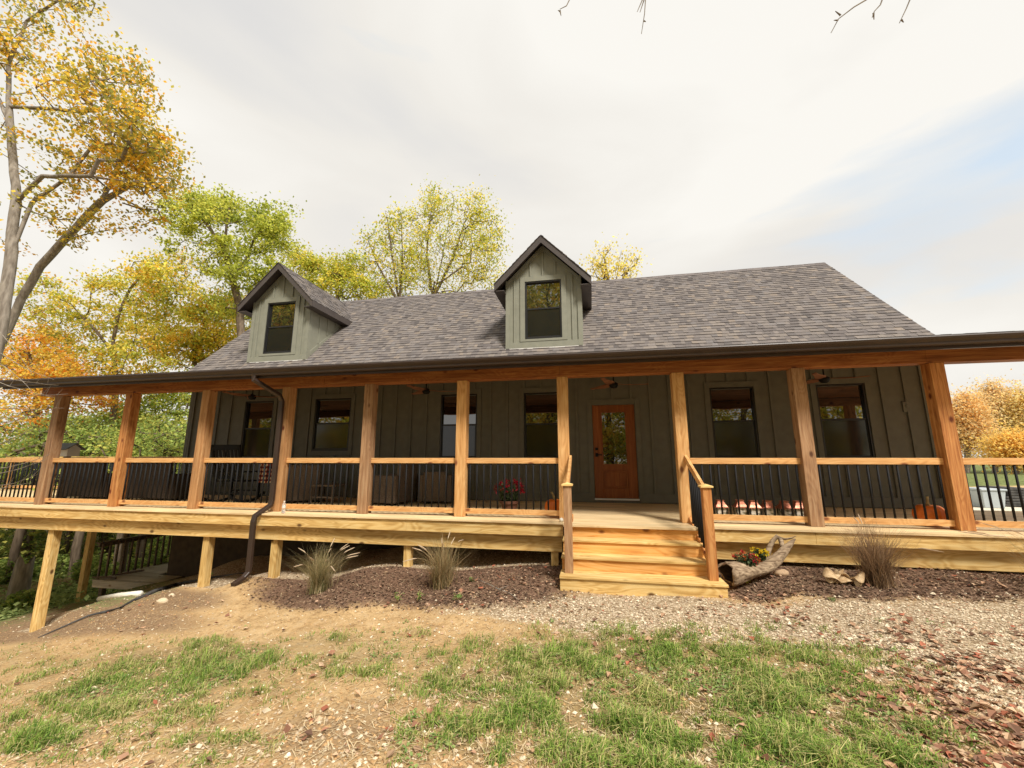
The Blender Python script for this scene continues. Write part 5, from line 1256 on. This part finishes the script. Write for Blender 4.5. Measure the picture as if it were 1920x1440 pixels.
OY = [(0.56,0.44,0.07),(0.44,0.40,0.07),(0.62,0.36,0.06),(0.32,0.33,0.06),(0.58,0.50,0.10)]
GN = [(0.30,0.32,0.055),(0.38,0.40,0.07),(0.21,0.25,0.045),(0.46,0.44,0.08)]
YG = [(0.50,0.44,0.07),(0.36,0.38,0.06),(0.60,0.46,0.08),(0.27,0.30,0.05)]
# big oak on the left
Yo = 8.2
b0 = gbase(-90, Yo)
grow_tree('oak_tree', 'tall orange leaved oak at the left edge, its upright trunk close to the picture border', 'tree',
 [[b0]+pl([(-60,900),(-30,760),(5,600),(22,470),(30,350),(18,230),(15,120),(50,40),(110,0)], Yo), pl([(22,470),(60,380),(130,330),(180,265)], Yo, .15), pl([(30,380),(80,330),(170,330),(185,300)], Yo, -.1), pl([(20,200),(80,203),(150,210),(185,205)], Yo, .1), pl([(18,230),(-20,150),(-40,80)], Yo)],
 pb([(50,40,80,55,1.0),(130,20,70,45,.6),(40,110,70,40,.8),(170,130,50,45,.6),(210,120,45,40,.5),(120,190,70,40,.8),(215,190,55,55,1),(270,215,40,50,.6),(60,270,60,45,.45),(190,275,60,45,.8),(250,290,50,45,.6),(90,370,70,40,.5),(20,430,40,60,.3),(-80,200,90,160,.8),(-60,20,100,90,.6)], Yo),
 OR, 265, 40, .12, bark='bark_grey', r0=.135, sigma=.23, flat=.55, seed=21, minr=.010)
b1 = gbase(-70, 9.5)
grow_tree('oak_tree', 'leaning oak with pale bare trunk slanting up to the right at the left edge', 'tree',
 [[b1]+pl([(-50,760),(0,650),(40,560),(75,500),(120,450),(190,378),(215,340)], 9.5), pl([(120,450),(145,400),(150,370)], 9.5, .15), pl([(190,378),(215,330),(225,280)], 9.5, .1), pl([(190,378),(240,350),(280,330)], 9.5, .1)],
 pb([(215,330,60,45,1),(285,310,45,40,.9),(300,345,40,40,.7),(230,395,50,35,.5),(260,250,45,40,.7),(160,430,50,35,.25),(310,290,25,35,.4),(40,620,50,60,.3)], 9.5), OR, 130, 40, .12, bark='bark_grey', r0=.115, sigma=.23, flat=.55, seed=22, minr=.010)
# green tree and the mid-left mass
Yg = 16
grow_tree('maple_tree', 'green leaved tree with dark forked trunk above the left dormer', 'tree',
 [[gbase(462, Yg)]+pl([(458,700),(450,580),(435,520),(420,470),(395,430),(370,400)], Yg), pl([(435,530),(460,490),(480,440)], Yg, .3), pl([(420,470),(425,420),(430,390)], Yg, -.2)],
 pb([(340,370,50,28,.9),(390,385,50,35,1),(365,415,50,28,.7),(430,430,55,45,1.1),(490,400,40,35,1),(510,440,32,45,.9),(460,500,60,45,1),(400,480,50,30,.5),(500,520,35,35,.7),(430,560,60,45,.9),(350,470,30,20,.3)], Yg), GN, 230, 90, .15, r0=.17, sigma=.30, flat=.6, seed=23)
MID = [(120,620,60,50),(200,560,60,45),(280,520,60,45),(350,560,60,50),(400,630,60,50),(300,640,70,50),(180,680,80,45),(60,700,70,60),(250,720,80,40)]
grow_tree('maple_tree', 'yellow green tree left of the green forked one, thin dark limbs showing', 'tree', [[gbase(215, 15)]+pl([(218,720),(212,640),(222,590),(245,540),(262,520)], 15), pl([(212,660),(180,620),(150,590)], 15)],
 pb([(130,610,60,40,.9),(210,550,65,45,.9),(290,505,60,40,.9),(250,600,70,45,1),(150,680,80,45,1),(240,690,80,45,1),(100,560,50,30,.5),(330,540,40,40,.6),(170,500,40,25,.25)], 15), OY+GN[:2], 250, 74, .15, r0=.12, sigma=.32, flat=.6, seed=24)
grow_tree('maple_tree', 'orange and yellow tree just above the left end of the porch roof', 'tree', [[gbase(70, 13)]+pl([(70,760),(60,690),(50,640)], 13)],
 pb([(60,690,70,45,1),(20,650,60,50,.8),(110,720,70,30,.8),(-60,680,80,60,.8),(160,740,70,35,.6),(60,780,90,45,.8),(-40,800,90,60,.7)], 13), [(0.68,0.36,0.06),(0.62,0.46,0.08),(0.50,0.40,0.08),(0.70,0.28,0.05)], 210, 70, .135, r0=.11, sigma=.30, seed=25, flat=.6)
grow_tree('maple_tree', 'yellow tree whose crown meets the left slope of the roof', 'tree', [[gbase(370, 19)]+pl([(370,760),(365,680),(360,620)], 19)],
 pb([(350,600,70,40,1),(420,590,50,45,.8),(330,650,70,40,.9),(390,650,60,30,.8),(280,650,50,40,.6),(440,640,40,30,.5)], 19), YG+[(0.66,0.38,0.06)], 190, 84, .17, r0=.13, sigma=.36, seed=26, flat=.6)
grow_tree('beech_tree', 'pale green tree seen between the left porch posts', 'tree', [[gbase(300, 17)]+pl([(300,860),(295,800),(290,760)], 17), pl([(295,820),(330,790),(350,770)], 17)],
 pb([(290,770,60,40,1),(330,820,50,50,1),(250,800,50,45,.8),(180,810,60,50,.8),(340,730,40,30,.6),(290,870,70,50,.9),(120,830,50,45,.6)], 17), [(0.34,0.42,0.14),(0.26,0.34,0.08),(0.44,0.46,0.14),(0.40,0.38,0.08)], 260, 80, .16, r0=.10, sigma=.36, seed=27, flat=.55)
# over the ridge
grow_tree('poplar_tree', 'yellow green tree just right of the left dormer peak', 'tree', [[gbase(640, 24)]+pl([(640,720),(635,600),(632,540)], 24)],
 pb([(610,520,45,28,1),(650,500,35,25,.7),(640,540,55,28,1),(580,500,28,18,.6),(560,480,22,14,.4),(685,540,30,25,.6)], 24), GN[:2]+YG, 220, 56, .17, r0=.13, sigma=.36, seed=28, flat=.6)
Yp = 27
grow_tree('poplar_tree', 'tall feathery yellow tree with upright thin stems left of the middle dormer', 'tree',
 [[gbase(815, Yp)]+pl([(815,700),(815,600),(812,540)], Yp), pl([(812,560),(800,480),(805,420),(812,370)], Yp), pl([(812,560),(850,480),(870,420),(893,370)], Yp, .1), pl([(812,560),(830,480),(845,400)], Yp, .1)],
 pb([(812,385,22,35,.6),(790,430,30,40,.8),(840,410,30,45,.8),(893,390,22,35,.6),(910,430,30,45,.8),(870,450,40,45,.9),(820,480,50,40,1.2),(900,490,45,40,1.1),(780,510,40,35,.9),(850,530,60,30,1.1),(925,460,20,40,.4),(915,520,28,30,.6)], Yp), YG, 620, 22, .16, r0=.16, sigma=.36, seed=29, flat=1.1, minr=.014)
grow_tree('poplar_tree', 'thinner half bare tree with fan of upright twigs left of the tall feathery one', 'tree',
 [[gbase(765, 25)]+pl([(762,700),(755,600),(748,560)], 25), pl([(748,570),(735,480),(728,420),(722,395)], 25), pl([(748,570),(755,480),(752,400)], 25, .1), pl([(748,570),(710,500),(690,450)], 25, .1)],
 pb([(725,420,20,30,.7),(750,415,14,30,.5),(700,460,28,30,.9),(735,480,35,35,1),(765,500,25,35,.7),(690,510,30,30,.7),(730,540,45,25,1)], 25), YG, 300, 14, .18, r0=.15, sigma=.34, seed=30, flat=1.1, minr=.013)
grow_tree('poplar_tree', 'sparse treetop peeking over the ridge right of the middle dormer', 'tree',
 [[gbase(1150, 26)]+pl([(1150,740),(1148,620),(1148,540)], 26), pl([(1148,560),(1135,500),(1132,465)], 26), pl([(1148,560),(1160,500),(1165,470)], 26, .1), pl([(1148,560),(1175,510),(1190,485)], 26, .1)],
 pb([(1130,480,22,22,.9),(1120,510,22,20,1),(1160,500,22,25,.5),(1185,495,15,15,.35),(1150,520,40,14,.8)], 26), [(0.60,0.50,0.14),(0.50,0.44,0.10),(0.66,0.46,0.12)], 120, 13, .17, r0=.14, sigma=.35, seed=31, minr=.014, bare=.15)
# right tree line, far beyond the drive
TL = [(1800,770,50,40),(1860,745,50,40),(1915,760,50,45),(1985,750,60,50)]
for i, (px, tp_, Y_, w_, pal_, lb) in enumerate(((1815,735,52,40,[(0.56,0.42,0.20),(0.50,0.40,0.22),(0.58,0.38,0.15)],'orange tan tree at the left of the far tree line'), (1868,712,56,42,[(0.60,0.40,0.18),(0.58,0.46,0.25),(0.50,0.42,0.25)],'tallest tan tree of the far tree line behind the drive'),
   (1930,722,54,45,[(0.58,0.44,0.20),(0.50,0.42,0.20),(0.64,0.50,0.22)],'tan tree at the right picture edge behind the drive'), (2010,715,55,55,[(0.58,0.44,0.20),(0.5,0.42,0.2)],'tan tree just past the right edge of the far tree line'),
   (1905,822,44,24,[(0.60,0.40,0.10),(0.54,0.38,0.12)],'low golden yellow tree in front of the far tree line'), (1745,745,56,40,[(0.56,0.42,0.18),(0.5,0.4,0.18)],'tan tree hidden partly by the right corner post'))):
    hh = 868-tp_
    grow_tree('far_tree', lb, 'tree', [[gbase(px, Y_)]+pl([(px,868-hh*.25),(px+4,868-hh*.55)], Y_)],
      pb([(px,tp_+hh*.22,w_*.55,hh*.2,1),(px-w_*.4,tp_+hh*.45,w_*.55,hh*.28,1),(px+w_*.4,tp_+hh*.42,w_*.55,hh*.28,1),(px,tp_+hh*.65,w_*.8,hh*.3,1.1)], Y_, .6), pal_, 330, 46, .24, r0=.22, sigma=.7, seed=40+i, bark='bark_grey', minr=.03, group='trees of the far tree line')
# woods down the slope on the left
wood_ = [(60,24,.16,8),(130,26,.14,8),(175,24,.13,8),(225,24,.16,8),(-30,24,.22,7),(35,20,.20,8),(150,22,.22,8),(200,27,.25,9),(265,23,.18,8),(300,28,.22,9),(105,30,.28,9),(340,30,.2,9),(-110,22,.25,9),(240,19,.12,7)]
for i, (px, Y_, r_, h_) in enumerate(wood_):
    Y_ = Y_*.55; r_ = r_*.55; h_ = h_*.62
    p = at(px, 1000, Y_); g = gz(p[0], Y_); base = np.array([p[0], Y_, g-.2]); lean = random.uniform(-.3, .3)
    side = ['far left', 'left', 'middle', 'right'][min(3, max(0, int((px+60)/110)))]
    grow_tree('forest_tree', ['young','upright','knotty','bare stemmed','slim','grey','straight','dark','crooked','thin','stout','pale','leaning','narrow'][i]+' woodland tree down the slope, '+side+' of the view below the porch', 'tree', [[base, base+np.array([lean*.3, 0, h_*.5]), base+np.array([lean, 0, h_])]],
      [(base+np.array([lean, 0, h_*.95]), (1.5, 1.3, .8), 1), (base+np.array([lean-.7, 0, h_*.80]), (1.2, 1.0, .6), .8)], [(0.22,0.29,0.07),(0.30,0.36,0.09),(0.38,0.38,0.09),(0.16,0.22,0.06)], 70, 46, .12, r0=r_, sigma=.40, seed=60+i, group='woodland trees below the porch', minr=.02)
SHL = ['shrub cut by the left edge, low on the wooded slope', 'rounded shrub behind the tree stump, near the left edge', 'leafy shrub between the stump and the thin back post', 'shrub seen just right of the thin back deck post', 'smallest bright shrub low on the slope beside the stump',
 'shrub beyond the near end of the dark lower railing', 'shrub beyond the far balusters of the lower railing', 'big shrub behind the house corner at the lower deck', 'tall leafy bush high behind the stump', 'largest leafy bush directly under the porch rim', 'tall bush behind the lower deck railing', 'tall bush outside the left edge under the porch']
def shrubs():
    k = 0
    for px, py, Y_, s in ((-40,1010,17,.9),(30,1000,19,.8),(110,1010,21,.8),(180,1015,20,.7),(60,1045,15,.5),(250,1020,19,.7),(310,1020,18,.7),(330,1005,22,1.1),(20,960,26,2.2),(140,965,28,2.4),(240,965,27,2.2),(-90,960,25,2.4)):
        Y_ = Y_*.58; s *= .7; p = at(px, py, Y_); g = gz(p[0], Y_); c = np.array([p[0], Y_, g]); n = int(1800*s); r = np.random.default_rng(200+k); v = r.normal(0, 1, (n, 3)); v /= np.linalg.norm(v, axis=1)[:, None]
        Q = c+v*np.array([s*1.2, s, s*.9])*r.uniform(.3, 1, (n, 1))**.5+np.array([0, 0, s*.6]); q = leaf_quads(Q, r.uniform(.07, .15, n), r.uniform(-1, 1, n), r.uniform(0, 6.28, n)); cc = np.array([(0.28,0.38,0.09),(0.38,0.47,0.13),(0.20,0.28,0.07),(0.50,0.54,0.16)])[r.integers(0, 4, n)]*r.uniform(.7, 1.3, (n, 1))
        t = thing('undergrowth_shrub', tuple(c), SHL[k], 'shrub', 'undergrowth on the wooded slope')
        quads_obj('foliage', q.reshape(-1, 4, 3), np.repeat(cc, 2, 0), M['leaf'], t)
        b = MB()
        for j in range(5): b.tube([c-np.array([0, 0, .1]), c+np.array([r.normal(0, .3)*s, r.normal(0, .3)*s, s*.9])], [.03, .01], 5)
        b.build('stems', M['bark'], t); k += 1
shrubs()
def groundcover():
    n = 22000; r = np.random.default_rng(9); X = r.uniform(-24, -10.9, n); Y = r.uniform(7.5, 20, n); Z0, Z = gnd(X, Y)
    m = masks(X, Y, Z0); bank = (X > -13) & (Y < 9.5); keep = (r.uniform(0, 1, n) < m['green']*np.where(bank, .25, 1)) & ~((X > -12.5) & (Y > 8.4) & (X < -10)); X, Y, Z = X[keep], Y[keep], Z[keep]; n = len(X)
    q = leaf_quads(np.stack([X, Y, Z+r.uniform(.02, .32, n)*r.uniform(0, 1, n)], -1), r.uniform(.07, .16, n), r.normal(.2, .5, n), r.uniform(0, 6.28, n)); t = r.uniform(0, 1, (n, 1)); c = np.array([0.20,0.28,0.09])*(1-t)+np.array([0.52,0.60,0.24])*t
    tag(quads_obj('ground_cover', q.reshape(-1, 4, 3), np.repeat(c, 2, 0), M['leaf']), 'leafy green ground cover on the slope beyond the bank', 'ground cover', kind='stuff')
groundcover()
def far_woods():
    n = 60000; r = np.random.default_rng(77); th = r.uniform(R(45), R(78), n); rr = r.uniform(23, 30, n); X = -rr*np.sin(th); Y = rr*np.cos(th); Z0 = hgt(X, Y)
    cl = vnoise(X, Z0+Y, .35, 3); hgt_ = 4.6+2*vnoise(X, Y, .25, 9); u = r.uniform(0, 1, n)**1.15; Z = Z0+u*hgt_
    keep = r.uniform(0, 1, n) < np.clip(.55+1.3*cl+1.0*np.array([mnoise.noise((x*.8, y*.8, z*.8)) for x, y, z in zip(X, Y, Z)]), 0, 1)
    X, Y, Z = X[keep], Y[keep], Z[keep]; n = len(X)
    q = leaf_quads(np.stack([X, Y, Z], -1), r.uniform(.10, .22, n), r.uniform(-1, 1, n), r.uniform(0, 6.28, n)); pal = np.array([(0.24,0.31,0.08),(0.34,0.40,0.11),(0.52,0.48,0.12),(0.16,0.22,0.06),(0.42,0.42,0.10)])
    c = pal[r.integers(0, 5, n)]*r.uniform(.7, 1.3, (n, 1)); tag(quads_obj('woods', q.reshape(-1, 4, 3), np.repeat(c, 2, 0), M['leaf']), 'mass of green understory foliage closing off the wood behind the slope', 'woods', kind='stuff')
far_woods()
# old stump
def stump():
    p = at(42, 1075, 9.6); g = gz(p[0], 9.6); t = thing('tree_stump', (p[0], 9.6, g), 'broken grey tree stump on the green slope, left of the first deck post', 'stump'); b = MB(); n = 16
    lv = [(0, .28), (.4, .23), (.9, .21), (1.35, .19)]
    vs = []
    for z, r in lv:
        for k in range(n): a = 2*math.pi*k/n; vs.append((p[0]+r*(1+.1*math.sin(3*a))*math.cos(a), 9.6+r*math.sin(a), g-.2+z+(.22*math.sin(a*1.5)+.1*math.sin(4*a) if z == 1.35 else 0)))
    fs = [(i*n+k, i*n+(k+1) % n, (i+1)*n+(k+1) % n, (i+1)*n+k) for i in range(3) for k in range(n)]+[tuple(3*n+k for k in range(n))]
    b.raw(vs, fs); b.build('trunk', M['bark_grey'], t, smooth=True)
stump()
# bare twigs reaching in from the left
def bare_twigs():
    t = thing('bare_branches', tuple(at(-60, 800, 6.2)), 'thin bare arching twigs in front of the left end of the porch', 'branches'); r = random.Random(5); b = MB()
    arcs = [((-60,700),(30,715),(110,722)),((-60,740),(50,745),(128,738)),((-60,760),(60,770),(120,765)),((-60,690),(20,730),(100,745)),((-60,850),(20,830),(70,800)),((-60,900),(30,885),(90,860)),((-60,915),(20,915),(70,890)),((-60,880),(10,885),(95,852)),
            ((-60,620),(30,690),(100,712)),((-60,560),(20,640),(60,700)),((-60,780),(40,790),(90,775)),((-60,810),(10,790),(60,782)),((-60,930),(20,912),(60,905)),((-60,660),(20,680),(60,735))]
    for k, a in enumerate(arcs):
        Y_ = 6.0+r.uniform(-.3, .25); A, B, C_ = (at(x, y, Y_) for x, y in a); pts = []
        for i in range(9): u = i/8; pts.append((1-u)**2*A+2*u*(1-u)*B+u*u*C_+np.array([r.uniform(-.01, .01), 0, r.uniform(-.012, .012)]))
        b.tube(pts, [.011*(1-.75*i/8) for i in range(9)], 5)
        for j in (4, 6, 7):
            d = np.array([r.uniform(.05, .2), r.uniform(-.05, .05), r.uniform(-.05, .22)]); b.tube([pts[j], pts[j]+d*.5, pts[j]+d+np.array([.02, 0, .03])], [.004, .003, .0015], 4)
    b.build('twigs', M['bark_grey'], t)
bare_twigs()
def overhang(pix, Y_, label, seed):
    r = random.Random(seed); p0 = at(pix[0][0][0], pix[0][0][1], Y_); t = thing('overhanging_twig', tuple(p0), label, 'twig', 'bare twigs hanging in from above'); b = MB()
    for line in pix:
        pts = [at(x, y, Y_)+np.array([0, r.uniform(-.02, .02), 0]) for x, y in line]; b.tube(pts, [.006*(1-.65*i/max(1, len(pts)-1)) for i in range(len(pts))], 5)
    b.build('stem', M['bark_grey'], t)
overhang([[(1110,-90),(1080,-30),(1062,8),(1050,20)],[(1050,20),(1052,30)],[(1050,20),(1046,16)]], 2.4, 'short bare twig at the top edge above the middle dormer', 1)
overhang([[(1240,-120),(1215,-40),(1210,0),(1208,30),(1203,60)],[(1212,-20),(1195,20)],[(1211,-10),(1200,22)],[(1208,38),(1211,40)]], 2.5, 'longest drooping bare twig at the top centre', 2)
overhang([[(1700,-90),(1640,-10),(1600,15),(1573,34),(1559,60)],[(1573,34),(1563,27)],[(1573,34),(1562,41)]], 2.5, 'forked bare twig at the top right', 3)
overhang([[(1680,-90),(1660,-20),(1650,10),(1637,25),(1632,38)],[(1637,25),(1642,32)]], 2.6, 'bare twig with a bud next to the forked one', 4)
overhang([[(1740,-90),(1715,-20),(1702,12),(1690,38)],[(1692,34),(1698,37)]], 2.6, 'rightmost bare twig at the top edge', 5)
# trees across the yard behind the photographer: mirrored in the window panes
MIR = ['left dormer window', 'front door glass', 'window right of the steps', 'window by the rocking chair', 'rightmost porch window', 'small window right of the downspout', 'window left of the door', 'far side of the door glass', 'leftmost window upper sash']
def behind():
    src = grow_tree('yard_tree', 'tree across the yard mirrored in the middle dormer window', 'tree', [[(0,0,-.8),(0.1,0,4),(0,.1,8),(0,0,12)],[(0.1,0,4),(1.5,0,6.5),(2.5,0,8.5)],[(0,0,5.5),(-1.5,.2,8),(-2.5,0,10)]],
      [((0,0,11.5),(3.0,2.5,2.4),1),((2.6,0,9),(2.0,2.0,1.8),.8),((-2.6,0,9.5),(2.0,2.0,1.8),.8),((0,0,7.5),(2.6,2.4,1.6),.5),((0,0,4.2),(3.2,2.2,1.8),.9),((0.5,0,1.6),(3.4,2.0,1.3),.9)], OY+GN[:2], 330, 44, .27, group='trees mirrored in the panes', r0=.28, sigma=.55, seed=90)
    src.location = (-3.4, -13, -.5); src.scale = (1.25, 1.25, 1.3)
    for k, (x, y, rz, s) in enumerate(((-27, -12, 1.3, 1.35), (4.5, -15, 2.5, 1.1), (11, -14, .7, .95), (-33, -15, 3.4, 1.2), (18, -17, 4.2, 1.1), (-5.5, -18, 2.2, 1.2), (1.5, -19, 5.2, 1.2), (7.5, -19, .3, 1.2), (-21, -13, 1.0, 1.25))):
        c = copy_tree(src); c['label'] = 'tree across the yard mirrored in the '+MIR[k]; c.location = (x, y, -.6); c.rotation_euler = (0, 0, rz); c.scale = (s, s, s)
behind()
print('objects', len(bpy.data.objects))
